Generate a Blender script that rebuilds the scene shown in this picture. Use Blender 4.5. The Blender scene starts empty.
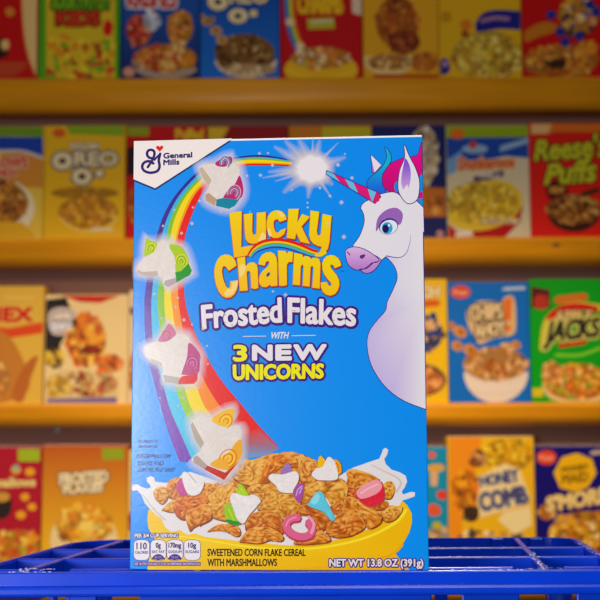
import bpy, bmesh, math, random
from mathutils import Vector, Matrix, noise
from mathutils.geometry import tessellate_polygon

scene = bpy.context.scene
COL = scene.collection

# ------------------------------------------------------------------ camera
F = 1255.0                      # focal length in pixels of the 600 px frame
PITCH = math.atan((446 - 300) / F)
ROLL = -0.0035
CAMZ = 0.36                     # camera height above the floor
CAM = Vector((0, 0, CAMZ))
fw = Vector((0, math.cos(PITCH), math.sin(PITCH)))
rt0 = Vector((1, 0, 0)); up0 = rt0.cross(fw)
cr, sr = math.cos(ROLL), math.sin(ROLL)
rt = rt0 * cr + up0 * sr
up = up0 * cr - rt0 * sr

cd = bpy.data.cameras.new('camera'); cam = bpy.data.objects.new('camera', cd)
COL.objects.link(cam)
cam.matrix_world = Matrix(((rt.x, up.x, -fw.x, CAM.x), (rt.y, up.y, -fw.y, CAM.y), (rt.z, up.z, -fw.z, CAM.z), (0, 0, 0, 1)))
cd.sensor_width = 36; cd.lens = 36 * F / 600
cd.clip_start = 0.01
cd.dof.use_dof = True
cd.dof.focus_distance = 0.86
cd.dof.aperture_fstop = cd.lens / 1000 / 0.0060
scene.camera = cam

def ray(px, py):
    return rt * ((px - 300) / F) + up * ((300 - py) / F) + fw

# ------------------------------------------------------------------ colour and materials
def lin(c):
    out = []
    for v in c[:3]:
        v = max(0.0, min(1.0, v / 255.0))
        out.append(v / 12.92 if v <= 0.04045 else ((v + 0.055) / 1.055) ** 2.4)
    return tuple(out)

def mix(a, b, t):
    t = max(0.0, min(1.0, t))
    n = max(len(a), len(b))
    a = tuple(a) + (1.0,) * (n - len(a)); b = tuple(b) + (1.0,) * (n - len(b))
    return tuple(a[i] * (1 - t) + b[i] * t for i in range(n))

def new_mat(name):
    m = bpy.data.materials.new(name); m.use_nodes = True
    nt = m.node_tree; b = nt.nodes['Principled BSDF']
    return m, nt, b

def ink_material(name, soft=False, emboss=0.065, rough=0.2, scale=420, spec=0.5):
    m, nt, b = new_mat(name)
    a = nt.nodes.new('ShaderNodeVertexColor'); a.layer_name = 'Col'
    nt.links.new(a.outputs['Color'], b.inputs['Base Color'])
    b.inputs['Roughness'].default_value = rough
    b.inputs['Specular IOR Level'].default_value = spec
    tc = nt.nodes.new('ShaderNodeTexCoord'); mp = nt.nodes.new('ShaderNodeMapping')
    mp.inputs['Scale'].default_value = (0.7, 1.5, 1.4)
    nz = nt.nodes.new('ShaderNodeTexNoise'); nz.inputs['Scale'].default_value = scale; nz.inputs['Detail'].default_value = 2
    bp = nt.nodes.new('ShaderNodeBump'); bp.inputs['Strength'].default_value = emboss; bp.inputs['Distance'].default_value = 0.0006
    nt.links.new(tc.outputs['Object'], mp.inputs['Vector']); nt.links.new(mp.outputs[0], nz.inputs['Vector'])
    nt.links.new(nz.outputs['Fac'], bp.inputs['Height']); nt.links.new(bp.outputs[0], b.inputs['Normal'])
    if soft:
        nt.links.new(a.outputs['Alpha'], b.inputs['Alpha'])
    return m

INK = ink_material('printed_ink')
SOFT = ink_material('printed_soft_ink', soft=True)
INK_BACK = ink_material('printed_ink_shelf_box', emboss=0.05, rough=0.5, spec=0.12)

def plain_mat(name, col, rough=0.5, spec=0.4, noise=0.0, nscale=40, bump=0.0, stretch=(1, 1, 1)):
    m, nt, b = new_mat(name)
    b.inputs['Roughness'].default_value = rough
    b.inputs['Specular IOR Level'].default_value = spec
    tc = nt.nodes.new('ShaderNodeTexCoord'); mp = nt.nodes.new('ShaderNodeMapping'); mp.inputs['Scale'].default_value = stretch
    nz = nt.nodes.new('ShaderNodeTexNoise'); nz.inputs['Scale'].default_value = nscale; nz.inputs['Detail'].default_value = 5
    nt.links.new(tc.outputs['Object'], mp.inputs['Vector']); nt.links.new(mp.outputs[0], nz.inputs['Vector'])
    rmp = nt.nodes.new('ShaderNodeValToRGB')
    c = lin(col)
    rmp.color_ramp.elements[0].position = 0.3; rmp.color_ramp.elements[1].position = 0.7
    rmp.color_ramp.elements[0].color = tuple(v * (1 - noise) for v in c) + (1,)
    rmp.color_ramp.elements[1].color = tuple(min(1, v * (1 + noise)) for v in c) + (1,)
    nt.links.new(nz.outputs['Fac'], rmp.inputs[0]); nt.links.new(rmp.outputs[0], b.inputs['Base Color'])
    if bump:
        bp = nt.nodes.new('ShaderNodeBump'); bp.inputs['Strength'].default_value = bump; bp.inputs['Distance'].default_value = 0.001
        nt.links.new(nz.outputs['Fac'], bp.inputs['Height']); nt.links.new(bp.outputs[0], b.inputs['Normal'])
    return m

M_WOOD = plain_mat('amber_stained_wood', (234, 152, 18), 0.42, 0.3, 0.14, 9, 0.1, (0.5, 6, 6))
M_KNOT = plain_mat('dark_wood_knot', (96, 58, 18), 0.5, 0.3, 0.2, 60)
M_WALL = plain_mat('mauve_brown_wall_paint', (124, 86, 74), 0.7, 0.2, 0.06, 3)
M_FLOOR = plain_mat('dark_brown_floor', (52, 40, 34), 0.6, 0.3, 0.2, 14)
M_SCREW = plain_mat('dark_steel', (60, 52, 50), 0.4, 0.5, 0.1, 40)
M_PLASTIC = plain_mat('blue_moulded_plastic', (2, 62, 212), 0.25, 0.5, 0.06, 30, 0.03)
M_SCUFF = plain_mat('scuffed_white_plastic', (205, 200, 215), 0.6, 0.3, 0.1, 300)
M_BOARD = plain_mat('raw_white_carton_board', (240, 236, 236), 0.6, 0.3, 0.03, 200)

# ------------------------------------------------------------------ object helpers
def link_mesh(name, verts, faces, mat, parent=None, smooth=False):
    me = bpy.data.meshes.new(name); me.from_pydata(verts, [], faces); me.update()
    o = bpy.data.objects.new(name, me); COL.objects.link(o)
    if mat: me.materials.append(mat)
    if smooth:
        for p in me.polygons: p.use_smooth = True
    if parent: o.parent = parent
    return o

def from_bm(name, bm, mat, parent=None, smooth=False):
    me = bpy.data.meshes.new(name); bm.normal_update(); bm.to_mesh(me); bm.free()
    o = bpy.data.objects.new(name, me); COL.objects.link(o)
    if mat: me.materials.append(mat)
    if smooth:
        for p in me.polygons: p.use_smooth = True
    if parent: o.parent = parent
    return o

def tag(o, label=None, cat=None, group=None, kind=None):
    if label: o['label'] = label
    if cat: o['category'] = cat
    if group: o['group'] = group
    if kind: o['kind'] = kind
    return o

def empty(name, M):
    o = bpy.data.objects.new(name, None); COL.objects.link(o); o.matrix_world = M
    o.empty_display_size = 0.03
    return o

def bm_box(bm, a, b, bevel=0.0, shear=None, seg=2):
    r = bmesh.ops.create_cube(bm, size=1.0)
    vs = r['verts']
    for v in vs:
        v.co = Vector((a[0] + (b[0] - a[0]) * (v.co.x + .5), a[1] + (b[1] - a[1]) * (v.co.y + .5), a[2] + (b[2] - a[2]) * (v.co.z + .5)))
    es = list({e for v in vs for e in v.link_edges})
    if bevel:
        bmesh.ops.bevel(bm, geom=es, offset=bevel, segments=seg, affect='EDGES', profile=0.5)
    return bm

# ------------------------------------------------------------------ printed artwork: flat sheets of ink on a carton panel
TEXTCACHE = {}
def text_mesh(s):
    if s in TEXTCACHE: return TEXTCACHE[s]
    cu = bpy.data.curves.new('lettering_source', 'FONT'); cu.body = s; cu.resolution_u = 3
    ob = bpy.data.objects.new('lettering_source', cu); COL.objects.link(ob)
    bpy.context.view_layer.update()
    dg = bpy.context.evaluated_depsgraph_get()
    me = bpy.data.meshes.new_from_object(ob.evaluated_get(dg))
    vs = [(v.co.x, v.co.y) for v in me.vertices]
    fs = [tuple(p.vertices) for p in me.polygons]
    cnt = {}
    for f in fs:
        for i in range(len(f)):
            k = tuple(sorted((f[i], f[(i + 1) % len(f)]))); cnt[k] = cnt.get(k, 0) + 1
    es = [k for k, n in cnt.items() if n == 1]
    bpy.data.objects.remove(ob); bpy.data.curves.remove(cu); bpy.data.meshes.remove(me)
    TEXTCACHE[s] = (vs, fs, es)
    return TEXTCACHE[s]
_v = text_mesh('H')[0]
CAP = max(v[1] for v in _v)

def catmull(pts, n=6, closed=True):
    out = []; N = len(pts)
    rng = range(N) if closed else range(N - 1)
    for i in rng:
        if closed:
            p0, p1, p2, p3 = pts[(i - 1) % N], pts[i], pts[(i + 1) % N], pts[(i + 2) % N]
        else:
            p0, p1, p2, p3 = pts[max(i - 1, 0)], pts[i], pts[i + 1], pts[min(i + 2, N - 1)]
        for k in range(n):
            t = k / n
            out.append(tuple(0.5 * (2 * p1[j] + (p2[j] - p0[j]) * t + (2 * p0[j] - 5 * p1[j] + 4 * p2[j] - p3[j]) * t * t + (3 * p1[j] - p0[j] - 3 * p2[j] + p3[j]) * t ** 3) for j in range(len(p1))))
    if not closed: out.append(tuple(pts[-1]))
    return out

def ell(cx, cy, rx, ry, rot=0, n=24, a0=0, a1=360):
    c, s = math.cos(math.radians(rot)), math.sin(math.radians(rot))
    full = abs(a1 - a0) >= 360
    m = n if full else n + 1
    return [(cx + rx * math.cos(t) * c - ry * math.sin(t) * s, cy + rx * math.cos(t) * s + ry * math.sin(t) * c)
            for t in [math.radians(a0 + (a1 - a0) * i / n) for i in range(m)]]

def sc(pts, ox, oy, k):
    return [(ox + x / k, oy + y / k) for x, y in pts]

class Sheet:
    """ink laid on a panel; m maps panel art coordinates to (x, z) of the carton; y0 is the panel's face"""
    def __init__(s, m, y0, eps):
        s.m = m; s.y0 = y0; s.eps = eps; s.v = []; s.f = []; s.c = []; s.k = 0; s.off = 0
    def tick(s): s.k = (s.k + 1) % 17      # every patch of ink lies a hair above the last
    def vert(s, p, L, col):
        x, z = s.m(p[0], p[1]); s.v.append((x, s.y0 - s.eps * (L - s.off + s.k * 0.025), z))
        c = col(p[0], p[1]) if callable(col) else col
        a = c[3] if len(c) > 3 else 1.0
        s.c.append(lin(c) + (a,)); return len(s.v) - 1
    def poly(s, pts, col, L=1, holes=()):
        s.tick(); loops = [list(pts)] + [list(h) for h in holes]
        flat = [p for l in loops for p in l]
        ids = [s.vert(p, L, col) for p in flat]
        for t in tessellate_polygon([[Vector((p[0], p[1], 0)) for p in l] for l in loops]):
            s.f.append(tuple(ids[i] for i in t))
    def blob(s, pts, col, L=1, n=5): s.poly(catmull(pts, n), col, L)
    def disc(s, x, y, r, col, L=1, n=10): s.fan((x, y), ell(x, y, r, r, 0, n), col, col, L)
    def fan(s, c, rim, cc, rc, L=1):
        s.tick(); k = s.vert(c, L, cc); ids = [s.vert(p, L, rc) for p in rim]
        for i in range(len(ids)): s.f.append((k, ids[i], ids[(i + 1) % len(ids)]))
    def stroke(s, pts, w, col, L=1, closed=False, smooth=0, cap=True):
        if smooth: pts = catmull(pts, smooth, closed)
        N = len(pts)
        w1 = w if isinstance(w, (int, float)) else None
        for i in range(N if closed else N - 1):
            a, b = pts[i], pts[(i + 1) % N]
            d = math.hypot(b[0] - a[0], b[1] - a[1])
            if d < 1e-6: continue
            s.tick()
            wa = (w1 if w1 is not None else w[0] + (w[1] - w[0]) * i / (N - 1)) / 2
            wb = (w1 if w1 is not None else w[0] + (w[1] - w[0]) * (i + 1) / (N - 1)) / 2
            nx, ny = -(b[1] - a[1]) / d, (b[0] - a[0]) / d
            ids = [s.vert(p, L, col) for p in ((a[0] + nx * wa, a[1] + ny * wa), (a[0] - nx * wa, a[1] - ny * wa), (b[0] - nx * wb, b[1] - ny * wb), (b[0] + nx * wb, b[1] + ny * wb))]
            s.f.append(tuple(ids))
        if cap:
            for i, p in enumerate(pts):
                r = (w1 if w1 is not None else w[0] + (w[1] - w[0]) * i / (N - 1)) / 2
                if r > 0.05: s.disc(p[0], p[1], r, col, L + .0125, 7)
    def text(s, txt, quad, col, L=1, bold=0, outline=None, ow=0, oshift=(0, 0), arch=0):
        """quad: TL, TR, BL, BR of the cap-height box"""
        vs, fs, es = text_mesh(txt)
        x0 = min(v[0] for v in vs); x1 = max(v[0] for v in vs)
        TL, TR, BL, BR = quad
        def q(v, sh=(0, 0)):
            u = (v[0] - x0) / (x1 - x0); w = v[1] / CAP
            t = [(BL[j] * (1 - u) + BR[j] * u) * (1 - w) + (TL[j] * (1 - u) + TR[j] * u) * w for j in (0, 1)]
            return (t[0] + sh[0], t[1] + sh[1] - arch * 4 * u * (1 - u))
        if outline:
            P = [q(v, oshift) for v in vs]
            for a, b in es: s.stroke([P[a], P[b]], ow * 2 + bold, outline, L)
            if oshift != (0, 0):
                P0 = [q(v) for v in vs]
                for a, b in es: s.stroke([P0[a], P0[b]], ow * 2 + bold, outline, L)
            s.tick(); ids = [s.vert(p, L, outline) for p in P]
            for f in fs: s.f.append(tuple(ids[i] for i in f))
        P = [q(v) for v in vs]; s.k = 0
        ids = [s.vert(p, L + 1, col) for p in P]
        for f in fs: s.f.append(tuple(ids[i] for i in f))
        if bold:
            for a, b in es: s.stroke([P[a], P[b]], bold, col, L + 1)
    def tbox(s, txt, x0, y0, x1, y1, col, L=1, **k):
        s.text(txt, ((x0, y0), (x1, y0), (x0, y1), (x1, y1)), col, L, **k)
    def flake(s, pts, tone, L, rng, under=True):
        """one crinkled corn flake as printed: mottled inside, pale rim, browned below"""
        pts = catmull(pts, 4)
        cx = sum(p[0] for p in pts) / len(pts); cy = sum(p[1] for p in pts) / len(pts)
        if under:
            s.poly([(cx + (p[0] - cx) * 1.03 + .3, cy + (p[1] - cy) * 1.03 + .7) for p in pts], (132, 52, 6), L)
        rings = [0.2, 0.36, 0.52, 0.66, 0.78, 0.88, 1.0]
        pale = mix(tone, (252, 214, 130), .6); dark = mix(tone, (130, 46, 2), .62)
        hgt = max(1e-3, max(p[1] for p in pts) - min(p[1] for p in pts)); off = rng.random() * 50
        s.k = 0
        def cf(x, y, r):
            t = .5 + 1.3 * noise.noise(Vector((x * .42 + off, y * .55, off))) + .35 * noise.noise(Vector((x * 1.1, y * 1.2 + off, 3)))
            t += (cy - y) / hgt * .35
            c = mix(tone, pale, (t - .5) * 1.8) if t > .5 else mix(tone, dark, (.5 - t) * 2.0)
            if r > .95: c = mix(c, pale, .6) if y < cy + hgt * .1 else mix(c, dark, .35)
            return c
        prev = None
        k0 = s.vert((cx, cy), L + .52, cf(cx, cy, 0))
        for ri, r in enumerate(rings):
            cur = []
            for p in pts:
                jit = 1 + (rng.random() - .5) * (.07 if ri == len(rings) - 1 else .12)
                q = (cx + (p[0] - cx) * r * jit, cy + (p[1] - cy) * r * jit)
                cur.append(s.vert(q, L + .52, cf(q[0], q[1], r)))
            n = len(cur)
            for i in range(n):
                j = (i + 1) % n
                if prev is None: s.f.append((k0, cur[i], cur[j]))
                else: s.f.append((prev[i], cur[i], cur[j], prev[j]))
            prev = cur
    def mottled(s, pts, base, amp, L, n=3):
        """a soft sugary surface as printed: faint speckle over the base colour, a little darker along the rim"""
        pts = catmull(pts, n); s.tick()
        cx = sum(p[0] for p in pts) / len(pts); cy = sum(p[1] for p in pts) / len(pts)
        def cf(x, y, r):
            t = noise.noise(Vector((x * .55, y * .55, cx))) * .7 + noise.noise(Vector((x * 1.4, y * 1.4, cy))) * .5
            c = tuple(v + amp * t * (1 if i < 2 else 1.15) for i, v in enumerate(base))
            return mix(c, (176, 150, 134), .28 if r > .95 else 0)
        prev = None; k0 = s.vert((cx, cy), L, cf(cx, cy, 0))
        for r in (.18, .36, .52, .66, .78, .88, .95, 1.0):
            cur = [s.vert((cx + (p[0] - cx) * r, cy + (p[1] - cy) * r), L, cf(cx + (p[0] - cx) * r, cy + (p[1] - cy) * r, r)) for p in pts]
            m = len(cur)
            for i in range(m):
                j = (i + 1) % m
                s.f.append((k0, cur[i], cur[j]) if prev is None else (prev[i], cur[i], cur[j], prev[j]))
            prev = cur
    def build(s, name, parent, mat):
        me = bpy.data.meshes.new(name); me.from_pydata(s.v, [], s.f)
        ca = me.color_attributes.new('Col', 'FLOAT_COLOR', 'POINT')
        for i, c in enumerate(s.c): ca.data[i].color = c
        # face the ink towards the front of the panel
        bm = bmesh.new(); bm.from_mesh(me); bm.normal_update()
        fl = [f for f in bm.faces if f.normal.y > 0]
        bmesh.ops.reverse_faces(bm, faces=fl)
        bm.to_mesh(me); bm.free(); me.update()
        o = bpy.data.objects.new(name, me); COL.objects.link(o)
        me.materials.append(mat); o.parent = parent
        return o

def carton(name, x0, x1, z0, z1, y0, y1, col, parent, mat, bev=0.0008, gradient=None, side=None):
    """a folded carton: bevelled board with a glued top flap seam"""
    bm = bmesh.new(); bm_box(bm, (x0, y0, z0), (x1, y1, z1), bev)
    me = bpy.data.meshes.new(name); bm.normal_update()
    lay = bm.verts.layers.float_color.new('Col')
    for v in bm.verts:
        t = (v.co.z - z0) / (z1 - z0)
        c = mix(gradient[1], gradient[0], t) if gradient else col
        v[lay] = lin(c) + (1,)
    bm.to_mesh(me); bm.free()
    o = bpy.data.objects.new(name, me); COL.objects.link(o); me.materials.append(mat); o.parent = parent
    return o

# ------------------------------------------------------------------ the main cereal box
HW, HH, HD = 0.2, 0.2938, 0.056
yaw = math.radians(-4.134)
ex = Vector((math.cos(yaw), math.sin(yaw), 0)); ey = Vector((-math.sin(yaw), math.cos(yaw), 0)); ez = Vector((0, 0, 1))
CRATE_TOP = CAMZ - 0.0819
front_mid = Vector((-0.01527, 0.8504, CRATE_TOP))
base = front_mid + ey * (HD / 2)
hero = empty('cereal_box', Matrix.Translation(base) @ Matrix.Rotation(yaw, 4, 'Z'))
tag(hero, 'large blue cereal box with rainbow, white unicorn and yellow bowl, standing on the blue crate', 'cereal box')
hero.location = base; hero.rotation_euler = (0, 0, yaw)

def hm(px, py):
    d = ray(px, py); t = (front_mid - CAM).dot(ey) / d.dot(ey)
    p = CAM + d * t - front_mid
    return p.dot(ex), p.z
EPS = 0.00003
def HS(off=0):
    S = Sheet(hm, -HD / 2, EPS); S.off = off; return S
HFRONT = -HD / 2

carton('carton', -HW / 2, HW / 2, 0, HH - 0.0009, -HD / 2 + 0.00001, HD / 2, (0, 132, 226), hero, INK, 0.0006, gradient=((0, 134, 230), (0, 142, 238)))
# glued top flaps: raw board edges show above the printed panel
bm = bmesh.new()
bm_box(bm, (-HW / 2 + .0003, -HD / 2 - .0001, HH - .0013), (HW / 2 - .0003, HD / 2 - .0005, HH), 0.0002)
bm_box(bm, (-HW / 2 + .0012, -HD / 2 + .004, HH - .0004), (HW / 2 - .0012, HD / 2 - .012, HH + .0004), 0.0002)
fl = from_bm('top_flap', bm, M_BOARD, hero); tag(fl, 'raw white board edge of the top flaps')

WHITE = (230, 220, 222); NAVY = (40, 16, 100); PURPLE = (62, 14, 122); YEL = (240, 206, 0); BLUE = (0, 132, 228)

# ---- rainbow
S = HS()
SEC = [
 [(292, 160), (292, 161), (292, 161.8), (292, 162.6), (292, 164), (292, 165), (292, 166.5)],
 [(265, 155.2), (265, 157.2), (265, 158.4), (265, 160), (265, 162.7), (265, 163.8), (265, 165.7)],
 [(240, 156.5), (240, 158.2), (240, 159.2), (240, 160.7), (240, 164), (240, 165), (240, 167)],
 [(208, 164), (210, 166), (212, 168), (213.5, 170), (216, 173), (217.5, 175), (220, 178)],
 [(179.5, 190), (183.3, 190.2), (187, 190.5), (190, 190.8), (194.5, 191.4), (197, 191.7), (203, 192.5)],
 [(163.8, 215), (168.5, 215), (172.2, 215), (176, 215.2), (182.3, 215.5), (184.5, 215.7), (191.5, 216)],
 [(155.7, 240), (160.6, 240), (165.6, 240), (169.7, 240), (175.5, 240), (177.2, 240), (184.5, 240)],
 [(149.5, 265), (155.2, 265), (160.6, 265), (165.5, 265), (172, 265), (176.5, 265), (183.3, 265)],
 [(145, 293), (152, 293), (158, 293), (164.4, 293), (171, 293), (178, 293), (184.3, 293)],
 [(144.4, 310), (151.3, 310), (158, 310), (164.7, 310), (172.7, 310), (179.6, 310), (187, 310)],
 [(145, 335), (152.5, 335), (160.5, 335), (168, 335), (176.5, 335), (184.5, 335), (195, 333)],
 [(148, 360), (156.5, 360), (166, 360), (174, 360), (184, 359), (194, 358), (207, 357)],
 [(154.7, 385), (163.3, 385), (174.7, 385), (183.3, 384), (195.3, 383), (205, 382), (221, 380)],
 [(161.5, 410), (170.5, 410), (183, 409), (191.5, 408.5), (205, 407), (219, 405), (240, 403)],
 [(171, 440), (183.5, 440), (198, 436), (209, 434), (225, 431), (239, 429), (260, 427)],
 [(180, 462), (193, 462), (211, 458), (225, 457), (241, 456), (253, 452), (278, 446)]]
band_top = [(52, 20, 130), (40, 170, 215), (120, 180, 20), (238, 206, 0), (240, 150, 0), (226, 14, 8)]
band_low = [(112, 42, 170), (60, 185, 220), (150, 196, 20), (240, 208, 0), (242, 132, 0), (228, 16, 10)]
for b in range(6):
    a = catmull([s_[b] for s_ in SEC], 5, False); c = catmull([s_[b + 1] for s_ in SEC], 5, False)
    n = len(a)
    for i in range(n - 1):
        t0 = min(1, max(0, i / (n - 1) * 1.6 - .4)); t1 = min(1, max(0, (i + 1) / (n - 1) * 1.6 - .4))
        c0 = mix(band_top[b], band_low[b], t0); c1 = mix(band_top[b], band_low[b], t1)
        ids = [S.vert(a[i], 2, c0), S.vert(c[i], 2, c0), S.vert(c[i + 1], 2, c1), S.vert(a[i + 1], 2, c1)]
        S.f.append(tuple(ids))
S.poly([(238, 440), (258, 427), (279, 449), (268, 455), (244, 459), (240, 452)], lambda x, y: mix((226, 40, 20), (110, 150, 200), (y - 432) / 24), 3)
S.build('rainbow_print', hero, INK)

# ---- star burst
S = HS()
C0 = (312, 169)
for x, y, w in [(313, 136.5, 2.2), (299, 139, 9), (338.5, 142.5, 2.4), (346, 157, 7), (331.5, 198, 2.6), (308, 198.5, 6), (283, 193, 8), (275, 181.5, 3), (268, 172, 6), (274, 146.5, 7), (285, 140.5, 8), (320, 140, 7), (333, 185, 8), (262, 178, 3)]:
    dx, dy = x - C0[0], y - C0[1]; d = math.hypot(dx, dy); nx, ny = -dy / d * w * .8, dx / d * w * .8
    c0 = S.vert(C0, 5, WHITE + (1,)); c1_ = S.vert((x, y), 5, WHITE + (.25,))
    for sg in (1, -1):
        e0 = S.vert((C0[0] + sg * nx * 1.5, C0[1] + sg * ny * 1.5), 5, WHITE + (.35,)); e1 = S.vert((x + sg * nx * .4, y + sg * ny * .4), 5, WHITE + (0,))
        S.f.append((c0, e0, e1, c1_))
    S.tick()
rimA = [(C0[0] + (p[0] - C0[0]) * (1 + .06 * math.sin(i * 2.3)), C0[1] + (p[1] - C0[1]) * (1 + .08 * math.sin(i * 1.7))) for i, p in enumerate(ell(C0[0], C0[1], 14, 12, 0, 32))]
rimB = ell(C0[0], C0[1], 24, 20, 0, 32)
S.fan(C0, rimA, WHITE + (1,), WHITE + (1,), 6)
ia = [S.vert(p, 6, WHITE + (1,)) for p in rimA]; ib = [S.vert(p, 6, WHITE + (0,)) for p in rimB]
for i in range(32): S.f.append((ia[i], ib[i], ib[(i + 1) % 32], ia[(i + 1) % 32]))
S.build('star_burst_print', hero, SOFT)

# ---- sparkles
S = HS(); rng = random.Random(5)
SP = [(259.5, 153.5, 1.6), (268, 153.2, 1.2), (272.5, 165.3, 1.8), (260.5, 175.3, 1.8), (247, 176, 1.6), (292, 190, 1.2), (338, 165, 2.1), (345, 154, 1), (352, 178, 1.9), (320, 188, 1.6), (330, 196, 1.6), (341.5, 202.5, 2.3), (307.5, 203, 1.2), (344, 237, 2.4), (192, 223.5, 2), (181.5, 233.3, 1.6), (174.5, 210, 1.4), (163, 226, 1.4), (193, 207.5, 1.3), (232, 154, 1.4), (178, 298, 1.4), (184, 320, 2), (175.7, 307, 1.6), (161.5, 318.5, 1.6), (184, 398, 2), (192, 324.5, 1.2), (207, 346, 1.2), (208, 364, 1.2), (178.5, 406, 1.2), (273, 291.5, 1.3), (285.5, 295, 2), (203, 329, 1.8), (328, 224, 1.8), (199.5, 201, 1.6), (221, 212, 1.4), (188, 394, 1), (160, 398, 1), (154.5, 294, 1.6), (307.8, 207.5, 1.2), (250, 212, .8), (355, 258, .9)]
for x, y, r in SP:
    S.fan((x, y), ell(x, y, r * 1.1, r * 1.1, 0, 12), WHITE + (.95,), WHITE + (0,), 8)
    for q in range(4):
        a = q * math.pi / 2 + .1; dx, dy = math.cos(a), math.sin(a)
        k = [S.vert(p, 8.5, WHITE + (al,)) for p, al in (((x - dy * r * .3, y + dx * r * .3), .9), ((x + dx * r * 1.5, y + dy * r * 1.5), 0), ((x + dy * r * .3, y - dx * r * .3), .9))]
        S.f.append(tuple(k))
S.build('sparkle_print', hero, SOFT)

# ---- corner banner with the maker's mark
S = HS(6)
T = lambda x, y: (x, y)
BAN = [(133.9, 141.2), (232.5, 138.4), (155.3, 188.2), (133.6, 179.3)]
S.stroke([(232.5, 139.2), (155.2, 189.3), (133.8, 180.4)], 1.6, (14, 40, 90), 9, cap=False)
S.poly(BAN, (236, 222, 216), 10)
bann = S.build('corner_banner', hero, INK); tag(bann, 'white corner banner')
S = HS(6)
g = lambda pts: sc(pts, 120, 130, 10)
S.stroke(g([(402, 238), (388, 300), (396, 365), (372, 412), (305, 428), (245, 410), (222, 370), (240, 328), (288, 312), (335, 335)]), 2.7, NAVY, 11, smooth=5)
S.stroke(g([(335, 285), (290, 275), (270, 240), (285, 205), (322, 200), (345, 225), (336, 275), (312, 320), (278, 372)]), 2.6, NAVY, 11, smooth=5)
S.stroke(g([(345, 300), (372, 268), (404, 240)]), 2.0, NAVY, 11, smooth=4)
S.build('brand_mark', bann, INK)
S = HS(6)
S.poly(g([(397, 218), (362, 182), (362, 166), (375, 157), (390, 161), (398, 172), (406, 160), (421, 156), (434, 165), (432, 182)]), (222, 14, 22), 12)
hb = S.build('heart_print', bann, INK); tag(hb, 'small red heart')
S = HS(6)
S.text('General', ((163.6, 153.3), (192, 152.2), (163.6, 158.4), (192, 157.2)), NAVY, 11, bold=.7)
S.text('Mills', ((163.6, 160), (179.2, 159.3), (163.6, 165), (179.2, 164.4)), NAVY, 11, bold=.7)
S.build('brand_lettering', bann, INK)

# ---- unicorn: a plain white unicorn head and neck in profile
S = HS(9)
re = lambda y: 421.5 + (y - 134) * 7.3 / 436
u1 = lambda pts: sc(pts, 360, 140, 8.571); u2 = lambda pts: sc(pts, 340, 210, 6.667)
OUT = (52, 26, 120); TEAL = (0, 160, 205); PINK = (214, 0, 122); COAT = (226, 218, 224); LAV = (198, 150, 206)
# mane behind
pk = catmull(u1([(185, 330), (210, 262), (270, 202), (370, 157), (450, 145), (500, 125)]), 5, False) + [(420.6, 146), (re(146), 143), (re(175), 175)] + u1([(505, 300), (440, 420), (300, 455), (210, 420)])
S.stroke(pk, 1.5, OUT, 11, closed=True); S.poly(pk, lambda x, y: mix((226, 0, 128), (190, 0, 110), (y - 150) / 45), 12)
S.blob(u1([(300, 370), (330, 360), (345, 430), (320, 450), (295, 420)]), (20, 130, 215), 13)
S.poly([(419.5, 176), (re(176), 174), (re(188), 190), (419.8, 188)], (20, 140, 215), 13)
S.poly([(419, 193), (re(192), 191), (re(198), 199), (418.5, 199)], PINK, 13)
S.poly([(417, 199), (re(199), 198.5), (re(207), 207.5), (420, 206)], (20, 140, 215), 13)
tl = catmull(u1([(215, 62), (256, 115), (264, 180), (225, 240), (190, 300), (190, 380), (215, 435), (190, 462), (110, 432), (62, 395), (75, 338), (140, 280), (200, 220), (232, 140)]), 4)
# far ear
S.stroke(u1([(95, 128), (180, 215), (125, 280), (105, 275)]), 1.5, OUT, 11, closed=True)
S.poly(u1([(95, 128), (182, 215), (125, 280), (105, 275)]), COAT, 12)
S.poly(u1([(97, 155), (125, 280), (105, 275)]), (170, 110, 200), 13)
S.stroke(tl, 1.5, OUT, 14, closed=True); S.poly(tl, lambda x, y: mix((0, 176, 206), (24, 96, 214), (y - 165) / 26), 15)
# neck, chest, head
neck = catmull([(386.3, 256.8), (392, 262.5), (396.2, 269.5), (397.4, 279), (393, 290.5), (387.5, 302), (385.6, 311), (376, 322), (369, 333), (367.5, 347), (372, 366), (385, 386), (403, 400), (re(409) - .4, 409)], 5, False) + [(re(300) - .3, 300), (re(208) - .3, 208)] + [(416, 201), (400, 205), (386, 230)]
S.stroke(neck, 1.5, OUT, 15.5, closed=True)
def neckcol(x, y):
    return mix((196, 178, 220), (228, 220, 224), (x - 376 - max(0, (y - 330)) * .25) / 26)
S.poly(neck, neckcol, 16.5)
head = u2([(146, -32), (166, -52)]) + catmull(u1([(180, 466), (240, 452), (300, 452), (360, 490), (420, 520), (480, 520)]), 3, False) + [(423.3, 207.8), (423.8, 232)] + catmull(u2([(520, 140), (466, 200), (440, 292), (390, 318), (320, 303), (270, 335), (225, 340), (160, 262), (88, 246), (132, 175), (162, 90), (160, 30), (140, -10)]), 4, False)
S.stroke(head, 1.5, OUT, 16, closed=True)
S.poly(head, COAT, 17)
S.stroke(u2([(472, 165), (464, 225), (440, 290), (392, 318), (310, 306)]), (.2, .9), (80, 50, 150), 18, smooth=4)
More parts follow.
